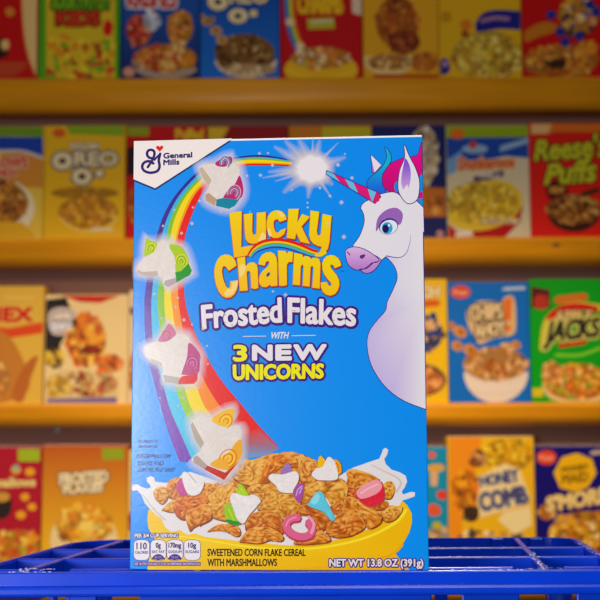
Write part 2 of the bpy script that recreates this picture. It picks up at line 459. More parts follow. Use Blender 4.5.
# jaw and muzzle
jaw = catmull(u2([(138, 390), (152, 412), (185, 420), (226, 400), (258, 360), (268, 330), (210, 300), (150, 330)]), 4)
S.stroke(jaw, 1.5, OUT, 18, closed=True); S.poly(jaw, lambda x, y: mix(LAV, (176, 110, 192), (y - 258) / 24), 19)
muz = catmull(u2([(42, 268), (95, 248), (170, 268), (250, 322), (250, 345), (210, 352), (165, 388), (110, 398), (62, 370), (42, 320)]), 4)
S.stroke(muz, 1.5, OUT, 20, closed=True); S.poly(muz, lambda x, y: mix((214, 170, 216), (176, 112, 190), (y - 250) / 22), 21)
S.blob(u2([(134, 305), (160, 296), (168, 305), (150, 326), (134, 320)]), (92, 40, 120), 22)
S.stroke(u2([(50, 280), (66, 300)]), 1.1, (92, 40, 120), 22)
S.stroke(u2([(130, 396), (180, 388), (222, 352), (252, 346)]), .9, (60, 20, 100), 22, smooth=4)
# a plain dark eye with lid shade
S.blob(u2([(240, 140), (250, 60), (300, 5), (370, -15), (415, 20), (412, 75), (385, 100), (300, 60), (258, 120)]), (150, 96, 178), 22)
S.poly(ell(388.5, 226.5, 9.6, 8, -18, 28), (40, 24, 96), 23)
S.poly(ell(388.7, 227.2, 8.8, 7, -18, 28), (222, 226, 236), 24)
S.poly(ell(387.2, 228.2, 5.4, 6, 0, 24), (40, 160, 205), 25)
S.poly(ell(385.6, 228.8, 3.3, 4.2, 0, 20), (30, 16, 80), 26)
S.disc(389, 225.6, 1.2, (235, 238, 244), 27)
# near ear
ear = catmull(u1([(380, 46), (405, 105), (425, 150), (478, 255), (508, 370), (490, 505), (415, 545), (352, 482), (328, 400), (342, 265), (385, 150)]), 4)
S.stroke(ear, 1.5, OUT, 22, closed=True); S.poly(ear, COAT, 23)
S.blob(u1([(390, 158), (428, 232), (434, 330), (412, 420), (388, 450), (356, 390), (356, 310), (372, 220)]), lambda x, y: mix((120, 70, 200), (206, 160, 214), (y - 160) / 30), 24)
S.poly(u1([(405, 380), (418, 430), (395, 470), (370, 430)]), COAT, 25)
# horn
tip = (326.6, 172.2); hb1 = (378.6, 193.2); hb2 = (375, 203.2)
lo = lambda t: (tip[0] + (hb2[0] - tip[0]) * t, tip[1] + 2 * (1 - t) + (hb2[1] - tip[1]) * t)
hi = lambda t: (tip[0] + (hb1[0] - tip[0]) * t, tip[1] - 1.2 * (1 - t) + (hb1[1] - tip[1]) * t)
S.stroke([hi(0), hi(1), (380.4, 197), hb2, lo(0)], 1.5, OUT, 22, closed=True)
tt = [0, .2, .42, .58, .86, 1]
for i in range(5):
    sk = .07 if i else 0; sk2 = .07 if i < 4 else 0
    S.poly([hi(tt[i] - sk * (i > 0)), hi(tt[i + 1] - sk2), lo(min(1, tt[i + 1] + sk2)), lo(tt[i] + sk)], (96, 186, 220) if i % 2 == 0 else (216, 20, 112), 23)
S.poly([hi(1), (380.4, 195), (379, 201), hb2, lo(.95), hi(.95)], (214, 20, 100), 24)
uni = S.build('unicorn_print', hero, INK); tag(uni, 'white unicorn head with teal and pink mane')

# ---- title lettering
S = HS(8)
t1 = lambda p: sc(p, 225, 200, 10); t2 = lambda p: sc(p, 280, 200, 10); t3 = lambda p: sc(p, 205, 245, 10); t5 = lambda p: sc(p, 300, 245, 10)
sm = lambda p: p
LET = {
 'L': t1([(42, 130), (168, 110), (162, 472), (330, 446), (258, 548), (92, 577)]),
 'u': t1([(188, 145), (275, 132), (272, 310), (280, 340), (296, 350), (314, 335), (318, 128), (408, 121), (410, 400), (372, 408), (330, 432), (270, 438), (230, 425), (205, 390), (198, 330)]),
 'c': [(286.7, 219.5), (285.3, 214.8), (282.5, 211.8), (279, 210.4), (275, 210.4), (271, 212.3), (268.2, 216), (266.7, 221), (266.5, 227), (267.8, 232.5), (270.2, 236.2), (273.5, 238), (277.5, 238), (281.2, 236.6), (284.3, 233.8), (286.2, 228.2), (280.3, 230.3), (279, 232.2), (277.2, 232.8), (275.4, 231.5), (274, 228), (273.4, 223.5), (274.1, 220.6), (276, 219.3), (278.2, 219.6), (279.6, 222)],
 'k': t2([(85, 90), (188, 88), (172, 225), (222, 140), (298, 170), (215, 265), (300, 440), (205, 418), (162, 330), (150, 392), (68, 380)]),
 'y': t2([(305, 105), (392, 120), (368, 310), (376, 350), (392, 358), (408, 340), (426, 140), (515, 158), (494, 420), (478, 490), (440, 535), (395, 552), (360, 545), (400, 515), (418, 468), (380, 460), (335, 438), (304, 400), (292, 350)]),
 'C': t3([(315, 205), (304, 160), (280, 122), (240, 98), (200, 94), (160, 108), (125, 145), (102, 200), (93, 260), (96, 330), (112, 405), (140, 470), (175, 512), (215, 530), (258, 522), (292, 495), (315, 455), (328, 405), (332, 352), (252, 362), (252, 405), (246, 428), (232, 432), (212, 415), (192, 370), (176, 315), (169, 262), (175, 222), (192, 208), (212, 222), (238, 258)]),
 'h': t3([(322, 130), (400, 115), (406, 215), (428, 188), (460, 174), (495, 176), (518, 198), (527, 240), (533, 430), (500, 440), (462, 432), (455, 295), (448, 265), (433, 256), (416, 272), (428, 455), (348, 460)]),
 'a': [(258.4, 264.2), (259.5, 259), (262, 255), (266, 252.6), (270.5, 252), (274.3, 253.8), (276.5, 257.5), (277.2, 263), (277.4, 285.6), (271.2, 286.4), (270.2, 284.6), (266.5, 287), (262.5, 287), (259.8, 284.5), (258.8, 280.5), (259.6, 275.6), (262.4, 271.2), (266, 268), (268.6, 265.4), (269.3, 262.4), (268, 260.8), (265.8, 262), (264.6, 265.8)],
 'r': [(278, 250.5), (286, 251), (286.6, 253.6), (289, 251.4), (293, 252.3), (292.2, 262.2), (288.8, 261.8), (286.8, 264.8), (286.9, 285), (283, 286), (279, 285.6)],
 'm': [(294, 253), (302.3, 254.3), (303, 257.3), (305.3, 256), (308.6, 256.2), (311.3, 259), (313.2, 257.6), (316.5, 257.4), (319.4, 259.6), (320.5, 264), (319.6, 288.7), (312.2, 287.7), (313.5, 268.2), (312.4, 265.6), (310.6, 266.8), (309.6, 286.6), (302.6, 285.8), (303.6, 266.6), (302.4, 264.3), (300.7, 266.4), (300, 285.3), (292.7, 284.7)],
 's': t5([(412, 205), (402, 165), (380, 130), (345, 106), (305, 100), (265, 112), (236, 145), (221, 190), (224, 245), (242, 295), (275, 340), (305, 372), (316, 396), (306, 411), (290, 408), (268, 370), (205, 376), (210, 425), (228, 468), (262, 497), (305, 507), (350, 490), (380, 450), (394, 400), (390, 350), (370, 305), (335, 262), (308, 228), (302, 205), (314, 194), (332, 202), (350, 232)]),
}
for k, p in LET.items():
    S.stroke([(x + .5, y + 1.0) for x, y in p], 1.7, (24, 56, 120), 12, closed=True)
    S.poly([(x + .5, y + 1.0) for x, y in p], (24, 56, 120), 12)
    S.stroke([(x + .25, y + .6) for x, y in p], 1.0, (192, 48, 16), 13, closed=True)
    S.poly([(x + .25, y + .6) for x, y in p], (192, 48, 16), 13)
    yb = max(q[1] for q in p); yt = min(q[1] for q in p)
    def lc(x, y, yt=yt, yb=yb):
        t = (y - yt) / (yb - yt); u = (x - 209) / 130
        return mix((238, 210, 0), (244, 172, 0), t * .55 + (1 - u) * .3)
    holes = [ell(268.2, 274.6, 1.5, 2.6, 35, 12)] if k == 'a' else ()
    S.poly(p, lc, 14, holes=())
    if holes: S.poly(holes[0], (40, 70, 130), 15)
# pale shine patches printed on some letters
for p in (t1([(520, 110), (570, 130), (598, 160), (575, 175), (550, 160)]), t1([(425, 290), (445, 280), (470, 350), (450, 370), (430, 340)]), t1([(375, 320), (407, 350), (408, 398), (345, 425), (330, 400)]), t3([(190, 485), (225, 440), (265, 440), (275, 372), (330, 358), (318, 430), (280, 490), (215, 518)]), t3([(340, 210), (380, 190), (415, 215), (390, 290), (350, 330)])):
    S.poly(p, (242, 208, 120), 15)
ttl = S.build('title_lettering', hero, INK); tag(ttl, 'yellow title letters')
# little rainbow through the title
S = HS(8)
pth = catmull([(249.5, 256.5), (253.5, 250.8), (260, 246.2), (268, 243.6), (276, 242.8), (285, 243.6), (294, 246), (303, 249.3), (311, 252.6), (317.5, 254)], 6, False)
bands = [(-4.7, -1.7, (222, 16, 8)), (-1.7, .1, (240, 190, 0)), (.1, 1.6, (90, 170, 40)), (1.6, 3.6, (50, 170, 210)), (3.6, 5.0, (64, 30, 130))]
n = len(pth)
nrm = []
for i in range(n):
    a = pth[max(0, i - 1)]; b = pth[min(n - 1, i + 1)]; d = math.hypot(b[0] - a[0], b[1] - a[1]); nrm.append((-(b[1] - a[1]) / d, (b[0] - a[0]) / d))
for o0, o1, cc in bands:
    for i in range(n - 1):
        w0 = .55 + .45 * min(1, i / 14); w1 = .55 + .45 * min(1, (i + 1) / 14)
        if i > n - 14: w0 *= .75 + .25 * (n - i) / 14; w1 *= .75 + .25 * (n - i - 1) / 14
        q = [(pth[i][0] + nrm[i][0] * o0 * w0, pth[i][1] + nrm[i][1] * o0 * w0), (pth[i][0] + nrm[i][0] * o1 * w0, pth[i][1] + nrm[i][1] * o1 * w0),
             (pth[i + 1][0] + nrm[i + 1][0] * o1 * w1, pth[i + 1][1] + nrm[i + 1][1] * o1 * w1), (pth[i + 1][0] + nrm[i + 1][0] * o0 * w1, pth[i + 1][1] + nrm[i + 1][1] * o0 * w1)]
        S.f.append(tuple(S.vert(p, 16, cc) for p in q))
S.stroke([(316, 255.2), (321, 255.3), (325.5, 252.6)], 2.6, (240, 200, 0), 17, smooth=4)
S.build('rainbow_swash', ttl, INK)
S = HS(8)
for d in ((340.3, 270.5), (342.5, 270.5)): S.tbox('T' if d[0] < 341 else 'M', d[0], d[1], d[0] + 1.6, d[1] + 1.6, (20, 40, 100), 12)
S.build('trademark_lettering', ttl, INK)

# ---- flavour lettering
S = HS(17)
S.text('Frosted', ((201.8, 306), (280.6, 298.2), (203, 328.2), (281.4, 321.6)), WHITE, 20, bold=2.0, outline=PURPLE, ow=2.3, oshift=(.4, .5))
S.text('Flakes', ((288.4, 298.3), (356, 301.4), (288.4, 321.9), (355, 325.4)), WHITE, 20, bold=2.0, outline=PURPLE, ow=2.3, oshift=(.4, .5))
S.build('flavour_lettering', hero, INK)
S = HS(17)
S.text('WITH', ((271.6, 332.2), (289, 332.2), (270.2, 338.4), (287.6, 338.4)), WHITE, 20, bold=.4)
S.stroke([(243, 336.4), (266, 336.1)], .6, WHITE, 20); S.stroke([(292, 335.7), (315.5, 335.3)], .6, WHITE, 20)
S.tbox('3', 233.8, 345.8, 246.4, 360.6, (236, 226, 0), 20, bold=1.9, outline=PURPLE, ow=1.9, oshift=(.4, .5))
S.text('N', ((253.2, 346), (271.4, 345.8), (253.2, 359.6), (271.4, 359.5)), WHITE, 20, bold=2.6, outline=PURPLE, ow=1.9, oshift=(.4, .5))
S.text('E', ((276.6, 345.8), (290.6, 345.6), (276.6, 359.4), (290.6, 359.2)), WHITE, 20, bold=2.6, outline=PURPLE, ow=1.9, oshift=(.4, .5))
S.text('W', ((294.6, 345.5), (325.4, 345.3), (294.6, 359.2), (324.4, 358.9)), WHITE, 20, bold=2.6, outline=PURPLE, ow=1.9, oshift=(.4, .5))
S.text('UNICORNS', ((233.6, 365.4), (323.4, 364.3), (233.8, 379.4), (322.8, 377.6)), (236, 226, 0), 20, bold=1.9, outline=PURPLE, ow=1.9, oshift=(.4, .5))
S.build('claim_lettering', hero, INK)

# ---- bowl of cereal
S = HS()
def bowlcol(x, y):
    return mix(mix((246, 208, 0), (236, 150, 0), (x - 360) / 95 + (y - 545) / 220), (232, 160, 0), (160 - x) / 40)
yb_ = 569.7
S.poly([(148.2, 511), (147.4, 520), (148.6, 528), (155, 540), (149.5, 556), (147.5, yb_), (409.5, yb_ + .3), (403, 563), (395.5, 553.5), (403.5, 543), (409.5, 532), (412, 522), (411.6, 513), (407, 505), (400, 499), (300, 520), (165, 505), (152, 506)], bowlcol, 5)
S.stroke([(165, 534), (205, 540), (250, 547), (290, 549), (325, 547), (365, 538), (395, 523), (406, 510)], (1, 3.2), (250, 222, 40), 6, smooth=5)
S.stroke([(300, 569), (350, 564), (390, 555), (402, 545)], (.5, 3), (238, 168, 0), 6, smooth=5)
bowl = S.build('bowl_print', hero, INK); tag(bowl, 'yellow cereal bowl picture')
S = HS()
m3 = lambda p: sc(p, 120, 440, 6); m6 = lambda p: sc(p, 330, 440, 6)
MILK = (228, 219, 216)
left = m3([(78, 306), (70, 288), (78, 268), (104, 264), (130, 282), (160, 292), (186, 285), (180, 268), (162, 250), (162, 228), (182, 216), (204, 224), (212, 250), (260, 256), (330, 256), (372, 206), (420, 190)])
low = [(206, 537), (195, 533.5), (186.7, 534.6), (180, 530), (171.7, 532), (165, 527), (161.7, 519), (153, 512), (145, 503.5), (141.7, 495), (137, 490)]
rightp = m6([(140, 165), (190, 148), (240, 130), (296, 112), (312, 75), (318, 56), (333, 46), (350, 60), (344, 85), (326, 115), (335, 145), (370, 178), (420, 194), (455, 215), (463, 250), (448, 285), (430, 310), (440, 327), (485, 311), (510, 314), (508, 338), (470, 352), (432, 364), (420, 388)])
S.poly(left + [(215, 480), (300, 500)] + rightp + [(390, 516), (380, 523.6), (362, 531.5), (345, 537.5), (320, 543.5), (290, 545.6), (240, 541)] + low, MILK, 8)
S.stroke(m6([(250, 150), (330, 190), (400, 225), (425, 260), (400, 310)]), (1, 2.4), (206, 194, 196), 9, smooth=5)
S.stroke(m3([(140, 330), (200, 410), (270, 480)]), (1, 2), (204, 192, 190), 9, smooth=5)
milk = S.build('milk_print', bowl, INK); tag(milk, 'white splashing milk')
S = HS(); rng = random.Random(11)
c1 = lambda p: sc(p, 200, 440, 5); c2 = m3; c3 = lambda p: sc(p, 300, 440, 5)
OR = (222, 128, 24); DK = (198, 92, 8); GO = (226, 150, 40); LT = (232, 160, 50)
FL = [
 (c1([(150, 150), (215, 95), (270, 100), (330, 75), (400, 65), (460, 60), (530, 80), (580, 110), (600, 160), (590, 230), (540, 260), (400, 300), (250, 290), (140, 250)]), OR),
 (c2([(480, 320), (510, 265), (550, 260), (560, 300), (500, 345)]), OR),
 (c1([(0, 230), (40, 215), (66, 240), (50, 290), (0, 330)]), OR),
 (c1([(55, 240), (80, 210), (130, 200), (170, 215), (165, 245), (110, 250), (60, 265)]), GO),
 (c1([(165, 180), (200, 112), (260, 100), (330, 95), (362, 122), (340, 190), (270, 228), (205, 215)]), LT),
 (c1([(330, 105), (380, 70), (450, 75), (485, 110), (410, 135), (360, 175), (335, 212), (306, 205)]), (226, 118, 10)),
 (c1([(500, 100), (560, 105), (600, 150), (590, 215), (530, 230), (495, 180)]), (222, 138, 40)),
 (c1([(235, 250), (290, 220), (360, 228), (405, 262), (335, 292), (300, 305)]), GO),
 (c1([(510, 245), (560, 220), (610, 200), (610, 262), (550, 295), (540, 325), (500, 335)]), OR),
 (c3([(235, 190), (238, 150), (300, 152), (395, 195), (345, 215), (270, 250), (232, 245)]), OR),
 (c3([(414, 225), (450, 203), (474, 240), (455, 292), (412, 284)]), GO),
 (c3([(210, 235), (280, 240), (285, 290), (240, 300), (200, 270)]), (206, 84, 16)),
 (c3([(0, 260), (60, 220), (130, 195), (205, 193), (238, 240), (222, 302), (170, 342), (120, 275), (60, 292), (0, 332)]), GO),
 (c3([(150, 332), (210, 300), (218, 362), (190, 372), (158, 362)]), DK),
 (c3([(395, 360), (420, 328), (480, 328), (512, 340), (482, 392), (428, 408)]), LT),
 (c3([(330, 320), (395, 300), (440, 310), (420, 345), (360, 350)]), DK),
 (c1([(34, 310), (60, 265), (110, 235), (165, 230), (195, 250), (160, 300), (150, 350), (155, 402), (90, 396), (48, 370)]), LT),
 (c2([(200, 320), (222, 285), (270, 283), (292, 330), (262, 382), (225, 366)]), GO),
 (c2([(280, 280), (300, 240), (345, 225), (378, 240), (350, 300), (360, 342), (300, 347)]), OR),
 (c2([(255, 415), (310, 363), (332, 370), (322, 432), (262, 422)]), GO),
 (c1([(0, 320), (36, 330), (62, 390), (12, 422), (0, 422)]), OR),
 (c2([(325, 385), (350, 345), (430, 328), (510, 338), (522, 380), (430, 432), (390, 478), (340, 452)]), (218, 98, 8)),
 (c2([(395, 440), (450, 408), (520, 383), (552, 440), (530, 482), (450, 522), (420, 542)]), OR),
 (c1([(294, 332), (340, 285), (400, 258), (462, 264), (502, 310), (492, 352), (430, 402), (370, 362), (300, 352)]), GO),
 (c1([(228, 442), (235, 390), (280, 358), (350, 353), (402, 385), (417, 440), (402, 472), (310, 445), (250, 455)]), (206, 100, 10)),
 (c1([(478, 372), (500, 340), (560, 328), (612, 340), (612, 422), (560, 382)]), DK),
 (c3([(0, 330), (40, 323), (100, 350), (147, 402), (132, 442), (80, 452), (60, 380), (0, 362)]), DK),
 (c3([(215, 332), (225, 288), (268, 288), (332, 330), (404, 370), (402, 412), (350, 442), (310, 412), (260, 368), (213, 362)]), OR),
 (c1([(200, 503), (240, 450), (310, 433), (370, 448), (417, 485), (402, 507), (350, 502), (300, 517), (230, 512)]), OR),
 (c1([(38, 457), (80, 425), (140, 418), (192, 435), (202, 470), (180, 482), (130, 457), (80, 452)]), OR),
 (c3([(130, 462), (150, 410), (200, 368), (262, 358), (312, 390), (322, 440), (270, 472), (240, 482), (180, 487)]), (214, 110, 14)),
 (c1([(468, 512), (500, 485), (560, 465), (612, 452), (612, 503), (540, 517), (490, 522)]), OR),
 (c3([(0, 490), (60, 463), (110, 458), (152, 490), (132, 512), (0, 522)]), OR),
]
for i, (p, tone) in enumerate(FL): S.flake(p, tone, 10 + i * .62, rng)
fk = S.build('corn_flake_print', bowl, INK); tag(fk, 'orange corn flakes')
S = HS(); L0 = 32
b5 = lambda p: sc(p, 260, 440, 7.5); b4 = lambda p: sc(p, 190, 450, 7.5); b3 = lambda p: sc(p, 125, 440, 7.5)
BW = (232, 222, 218)
def piece(p, col, L=L0, shade=True):
    if shade: S.poly([(x + .3, y + .8) for x, y in catmull(p, 4)], (160, 84, 30), L - .5)
    S.mottled(p, col, 16, L, 4)
# green and white piece
piece(b4([(258, 432), (290, 395), (330, 440), (352, 510), (388, 545), (340, 562), (275, 532)]), (150, 196, 10))
S.blob(b4([(275, 520), (330, 530), (388, 545), (340, 562), (285, 545)]), (20, 140, 40), L0 + .5)
piece(b4([(350, 340), (378, 252), (440, 330), (425, 350)]), (160, 204, 10))
piece(b4([(300, 365), (330, 322), (420, 345), (480, 333), (532, 375), (505, 420), (445, 490), (400, 552), (352, 515), (325, 440)]), BW, L0 + 1)
S.stroke(b4([(285, 440), (310, 480), (330, 530)]), .7, (214, 220, 40), L0 + 1)
S.stroke(b4([(370, 320), (385, 285), (410, 330)]), .7, (214, 220, 40), L0 + 1)
# swirl and white piece
piece(b5([(280, 330), (325, 328), (328, 380), (297, 470), (248, 400)]), (170, 70, 160))
piece(b5([(155, 262), (170, 215), (215, 168), (237, 245)]), (160, 110, 180))
piece(b5([(64, 290), (90, 253), (170, 258), (260, 233), (292, 260), (287, 310), (252, 372), (240, 398), (150, 388), (118, 340)]), BW, L0 + 1)
for k_ in range(3):
    S.stroke(b5([(270 + k_ * 14, 420 - k_ * 10), (285 + k_ * 12, 370), (318, 345 + k_ * 8)]), .55, (70, 150, 200) if k_ % 2 else (236, 214, 236), L0 + 1, smooth=3)
S.stroke(b5([(175, 250), (185, 225), (212, 215), (222, 240)]), .7, (60, 140, 195), L0 + 1, smooth=3)
S.stroke(b5([(190, 252), (200, 236), (212, 238)]), .6, (214, 60, 130), L0 + 1, smooth=3)
# yellow and white piece
piece(b5([(432, 195), (450, 118), (492, 160), (475, 205)]), (244, 180, 0))
piece(b5([(555, 150), (600, 168), (612, 240), (575, 250)]), (240, 160, 0))
piece(b5([(388, 252), (430, 210), (470, 200), (510, 128), (552, 148), (572, 200), (582, 292), (460, 302), (410, 287)]), BW, L0 + 1)
S.stroke(b5([(570, 170), (592, 200), (590, 235)]), .8, (200, 84, 0), L0 + .5)
# pink and white piece at the left
piece(b3([(388, 330), (424, 288), (445, 340), (468, 400), (420, 418), (398, 390)]), (196, 66, 140))
piece(b3([(430, 252), (468, 243), (535, 318), (595, 318), (560, 402), (482, 412), (440, 332)]), BW, L0 + 1)
# blue piece, pink ring, red block
piece(b5([(366, 470), (428, 388), (472, 398), (492, 450), (562, 582), (530, 602), (480, 542), (370, 497)]), (92, 196, 216))
S.blob(b5([(380, 465), (428, 400), (450, 430), (420, 480)]), (140, 214, 228), L0 + 1)
q6 = lambda p: sc(p, 280, 430, 3.75)
ring = q6(ell(72, 364, 50, 34, 18, 26, -55, 250))
S.stroke([(x + .3, y + 1.4) for x, y in ring], 8.4, (178, 44, 84), L0)
S.stroke(ring, 7.4, (222, 92, 132), L0 + 1)
S.stroke(q6([(110, 325), (128, 352), (118, 385)]), 3, (238, 150, 172), L0 + 2, smooth=4)
S.stroke(q6([(22, 360), (34, 338), (60, 326)]), 1.6, (236, 140, 164), L0 + 2, smooth=4)
piece(m6([(156, 312), (200, 270), (260, 240), (300, 245), (322, 280), (327, 345), (300, 380), (250, 400), (205, 385), (170, 355)]), (222, 30, 56))
S.blob(m6([(158, 312), (200, 270), (262, 241), (300, 248), (312, 282), (285, 318), (225, 345), (180, 350)]), (238, 150, 160), L0 + 1)
S.stroke(m6([(185, 320), (240, 285), (290, 265)]), 1.6, (244, 182, 188), L0 + 2, smooth=4)
mp_ = S.build('marshmallow_piece_print', bowl, INK); tag(mp_, 'coloured marshmallow pieces among the flakes')

# ---- the four big marshmallows falling along the rainbow
def swirl(S, c, r, cols, L, rot=0, n=3, w=.9):
    for i in range(n):
        rr = r * (1 - i / (n + .3))
        S.stroke(ell(c[0], c[1], rr, rr * 1.25, rot, 12, 150, 400), w, cols[i % len(cols)], L)
def marsh(outline, parts, label, off=44):
    G = HS(off); o = catmull(outline, 3); cx = sum(p[0] for p in o) / len(o); cy = sum(p[1] for p in o) / len(o)
    a = [G.vert((cx + (p[0] - cx) * 1.0, cy + (p[1] - cy) * 1.0), 48, (236, 232, 244, .62)) for p in o]
    b = []
    for p in o:
        d = math.hypot(p[0] - cx, p[1] - cy); k = (d + 8.5) / d
        b.append(G.vert((max(131.5, cx + (p[0] - cx) * k), cy + (p[1] - cy) * k), 48, (244, 236, 240, 0)))
    for i in range(len(o)): G.f.append((a[i], a[(i + 1) % len(o)], b[(i + 1) % len(o)], b[i]))
    S = HS(off); S.poly(o, (206, 188, 174), 49.4); S.mottled(outline, (222, 209, 200), 13, 50)
    for pts, col, kind in parts:
        if kind == 'p': S.blob(pts, col, 51, 3)
        elif kind == 'q': S.poly(pts, col, 51.5)
        elif kind == 's': swirl(S, pts[0], pts[1], col, 52, *pts[2:])
    ob = S.build('marshmallow_print', hero, INK); tag(ob, label)
    g_ = G.build('glow_print', ob, SOFT)
k1 = lambda p: sc(p, 190, 145, 10)
marsh(k1([(90, 235), (130, 192), (250, 180), (330, 130), (410, 115), (428, 170), (490, 220), (505, 310), (532, 420), (520, 520), (450, 610), (390, 645), (255, 612), (160, 555), (148, 500), (190, 410), (130, 330)]),
 [(k1([(92, 240), (120, 220), (215, 350), (188, 410), (130, 330)]), (196, 170, 146), 'q'), (k1([(150, 500), (185, 478), (265, 540), (250, 608), (160, 555)]), (190, 150, 120), 'q'),
  (k1([(252, 182), (330, 132), (410, 117), (420, 180), (360, 215), (285, 215)]), (176, 40, 110), 'p'), (k1([(495, 305), (532, 420), (520, 515), (450, 560), (330, 545), (390, 440), (450, 390)]), (186, 30, 104), 'p'),
  (k1([(265, 545), (330, 530), (470, 545), (515, 515), (450, 608), (390, 640), (258, 610)]), (0, 128, 156), 'q'),
  ((k1([(350, 178)])[0], 5, 10), [(30, 150, 180), (222, 190, 214)], 's'), ((k1([(440, 480)])[0], 6.5, 20, 4, .8), [(222, 170, 200), (20, 140, 170)], 's')], 'white marshmallow with pink and teal swirls, topmost')
k2 = lambda p: sc(p, 130, 230, 8.571)
marsh(k2([(55, 325), (90, 270), (125, 228), (120, 180), (130, 100), (145, 62), (172, 88), (232, 108), (270, 84), (330, 95), (365, 122), (440, 140), (490, 220), (532, 350), (515, 385), (400, 450), (330, 490), (288, 470), (283, 440), (240, 395), (110, 394), (64, 365)]),
 [(k2([(122, 180), (132, 100), (145, 64), (172, 88), (230, 108), (225, 155), (180, 205), (126, 226)]), (176, 196, 0), 'p'), (k2([(345, 122), (440, 142), (490, 220), (503, 290), (440, 355), (392, 358), (385, 235), (345, 165)]), (166, 196, 0), 'p'),
  (k2([(388, 362), (440, 352), (503, 285), (530, 350), (515, 385), (398, 450)]), (10, 142, 20), 'q'), (k2([(300, 436), (390, 410), (398, 450), (330, 488), (290, 470)]), (178, 158, 158), 'q'), (k2([(62, 340), (110, 360), (235, 352), (240, 394), (110, 393), (64, 365)]), (190, 168, 156), 'q'),
  ((k2([(180, 160)])[0], 4.2, 20, 3, .8), [(226, 214, 20), (90, 160, 20)], 's'), ((k2([(440, 270)])[0], 5.6, 10, 4, .8), [(226, 214, 20), (110, 160, 10)], 's')], 'white marshmallow with yellow and green swirls')
k3 = lambda p: sc(p, 130, 300, 7.5)
marsh(k3([(103, 360), (130, 333), (210, 298), (250, 235), (295, 172), (320, 215), (348, 245), (430, 263), (462, 320), (522, 400), (524, 470), (508, 580), (490, 622), (440, 632), (360, 634), (262, 617), (243, 580), (243, 500), (165, 462), (118, 420)]),
 [(k3([(212, 298), (250, 235), (295, 175), (345, 245), (330, 275), (280, 310), (225, 315)]), (196, 100, 140), 'p'), (k3([(442, 318), (522, 400), (524, 470), (508, 555), (400, 562), (390, 540), (428, 430)]), (188, 62, 120), 'p'),
  (k3([(390, 572), (508, 555), (505, 600), (482, 628), (360, 633), (372, 590)]), (220, 20, 24), 'q'), (k3([(246, 560), (370, 582), (362, 630), (262, 616)]), (178, 164, 158), 'q'), (k3([(150, 436), (236, 470), (242, 500), (165, 464)]), (190, 176, 160), 'q'),
  ((k3([(275, 265)])[0], 5, 10, 3, .8), [(220, 120, 100), (170, 60, 150)], 's'), ((k3([(465, 480)])[0], 6.4, 15, 4, .8), [(150, 50, 150), (226, 120, 150)], 's')], 'white marshmallow with pink swirls and red base')
k4 = lambda p: sc(p, 180, 400, 7.5)
marsh(k4([(80, 190), (90, 150), (150, 108), (240, 130), (330, 75), (400, 62), (412, 130), (388, 190), (440, 190), (467, 230), (462, 300), (467, 410), (432, 480), (332, 602), (185, 522), (103, 470), (98, 430), (158, 370), (108, 290)]),
 [(k4([(240, 142), (330, 80), (402, 66), (407, 120), (388, 188), (330, 202), (270, 178)]), (240, 180, 0), 'p'), (k4([(420, 318), (461, 300), (466, 410), (420, 480), (380, 530), (228, 490), (300, 430), (370, 390)]), (236, 164, 0), 'p'),
  (k4([(205, 490), (340, 545), (440, 462), (332, 600), (185, 521)]), (196, 26, 8), 'q'), (k4([(82, 190), (95, 163), (182, 322), (157, 365), (110, 290)]), (176, 160, 142), 'q'), (k4([(103, 430), (130, 414), (206, 490), (186, 520), (104, 470)]), (172, 150, 138), 'q'),
  ((k4([(345, 160)])[0], 6, 30, 3, .8), [(214, 100, 0), (250, 214, 20)], 's'), ((k4([(360, 440)])[0], 8, 35, 4, .9), [(214, 90, 0), (252, 210, 20)], 's')], 'white marshmallow with yellow swirls and red base, above the bowl', 16)

# ---- small print
S = HS(32)
S.tbox('SWEETENED CORN FLAKE CEREAL', 207.6, 549, 305.4, 555.8, (24, 20, 10), 40, bold=.4)
S.tbox('WITH MARSHMALLOWS', 207.6, 558.9, 276.8, 565.9, (24, 20, 10), 40, bold=.4)
S.build('description_lettering', hero, INK)
S = HS(32)
S.tbox('NET WT 13.8 OZ (391g)', 329.6, 559.2, 423, 566.2, WHITE, 40, bold=.7, outline=PURPLE, ow=1.0, oshift=(.2, .3))
S.build('weight_lettering', hero, INK)
S = HS()
MG = (20, 44, 120)
for i, (tx, a, b_, y) in enumerate([('MARSHMALLOW', 137, 170.5, 454), ('SHAPES AND', 137, 163, 461), ('COLORS MAY VARY', 137, 174.5, 467.6)]):
    S.text(tx, ((a + 1, y), (b_ + 1, y), (a, y + 4.2), (b_, y + 4.2)), MG, 5, bold=.15)
for tx, a, b_, y in [('ENLARGED TO', 138, 158, 440), ('SHOW DETAIL', 138, 157.5, 445.2)]:
    S.text(tx, ((a + .6, y), (b_ + .6, y), (a, y + 2.6), (b_, y + 2.6)), MG, 5, bold=.1)
S.build('notice_lettering', hero, INK)
S = HS(32)
S.tbox('PER 3/4 CUP SERVING', 134.8, 533.6, 178, 537.4, WHITE, 40, bold=.35, outline=PURPLE, ow=.7)
S.tbox('SEE NUTRITION FACTS FOR AS PREPARED INFORMATION', 134.6, 562.6, 200, 565, (228, 200, 236), 40, bold=.1, outline=PURPLE, ow=.75)
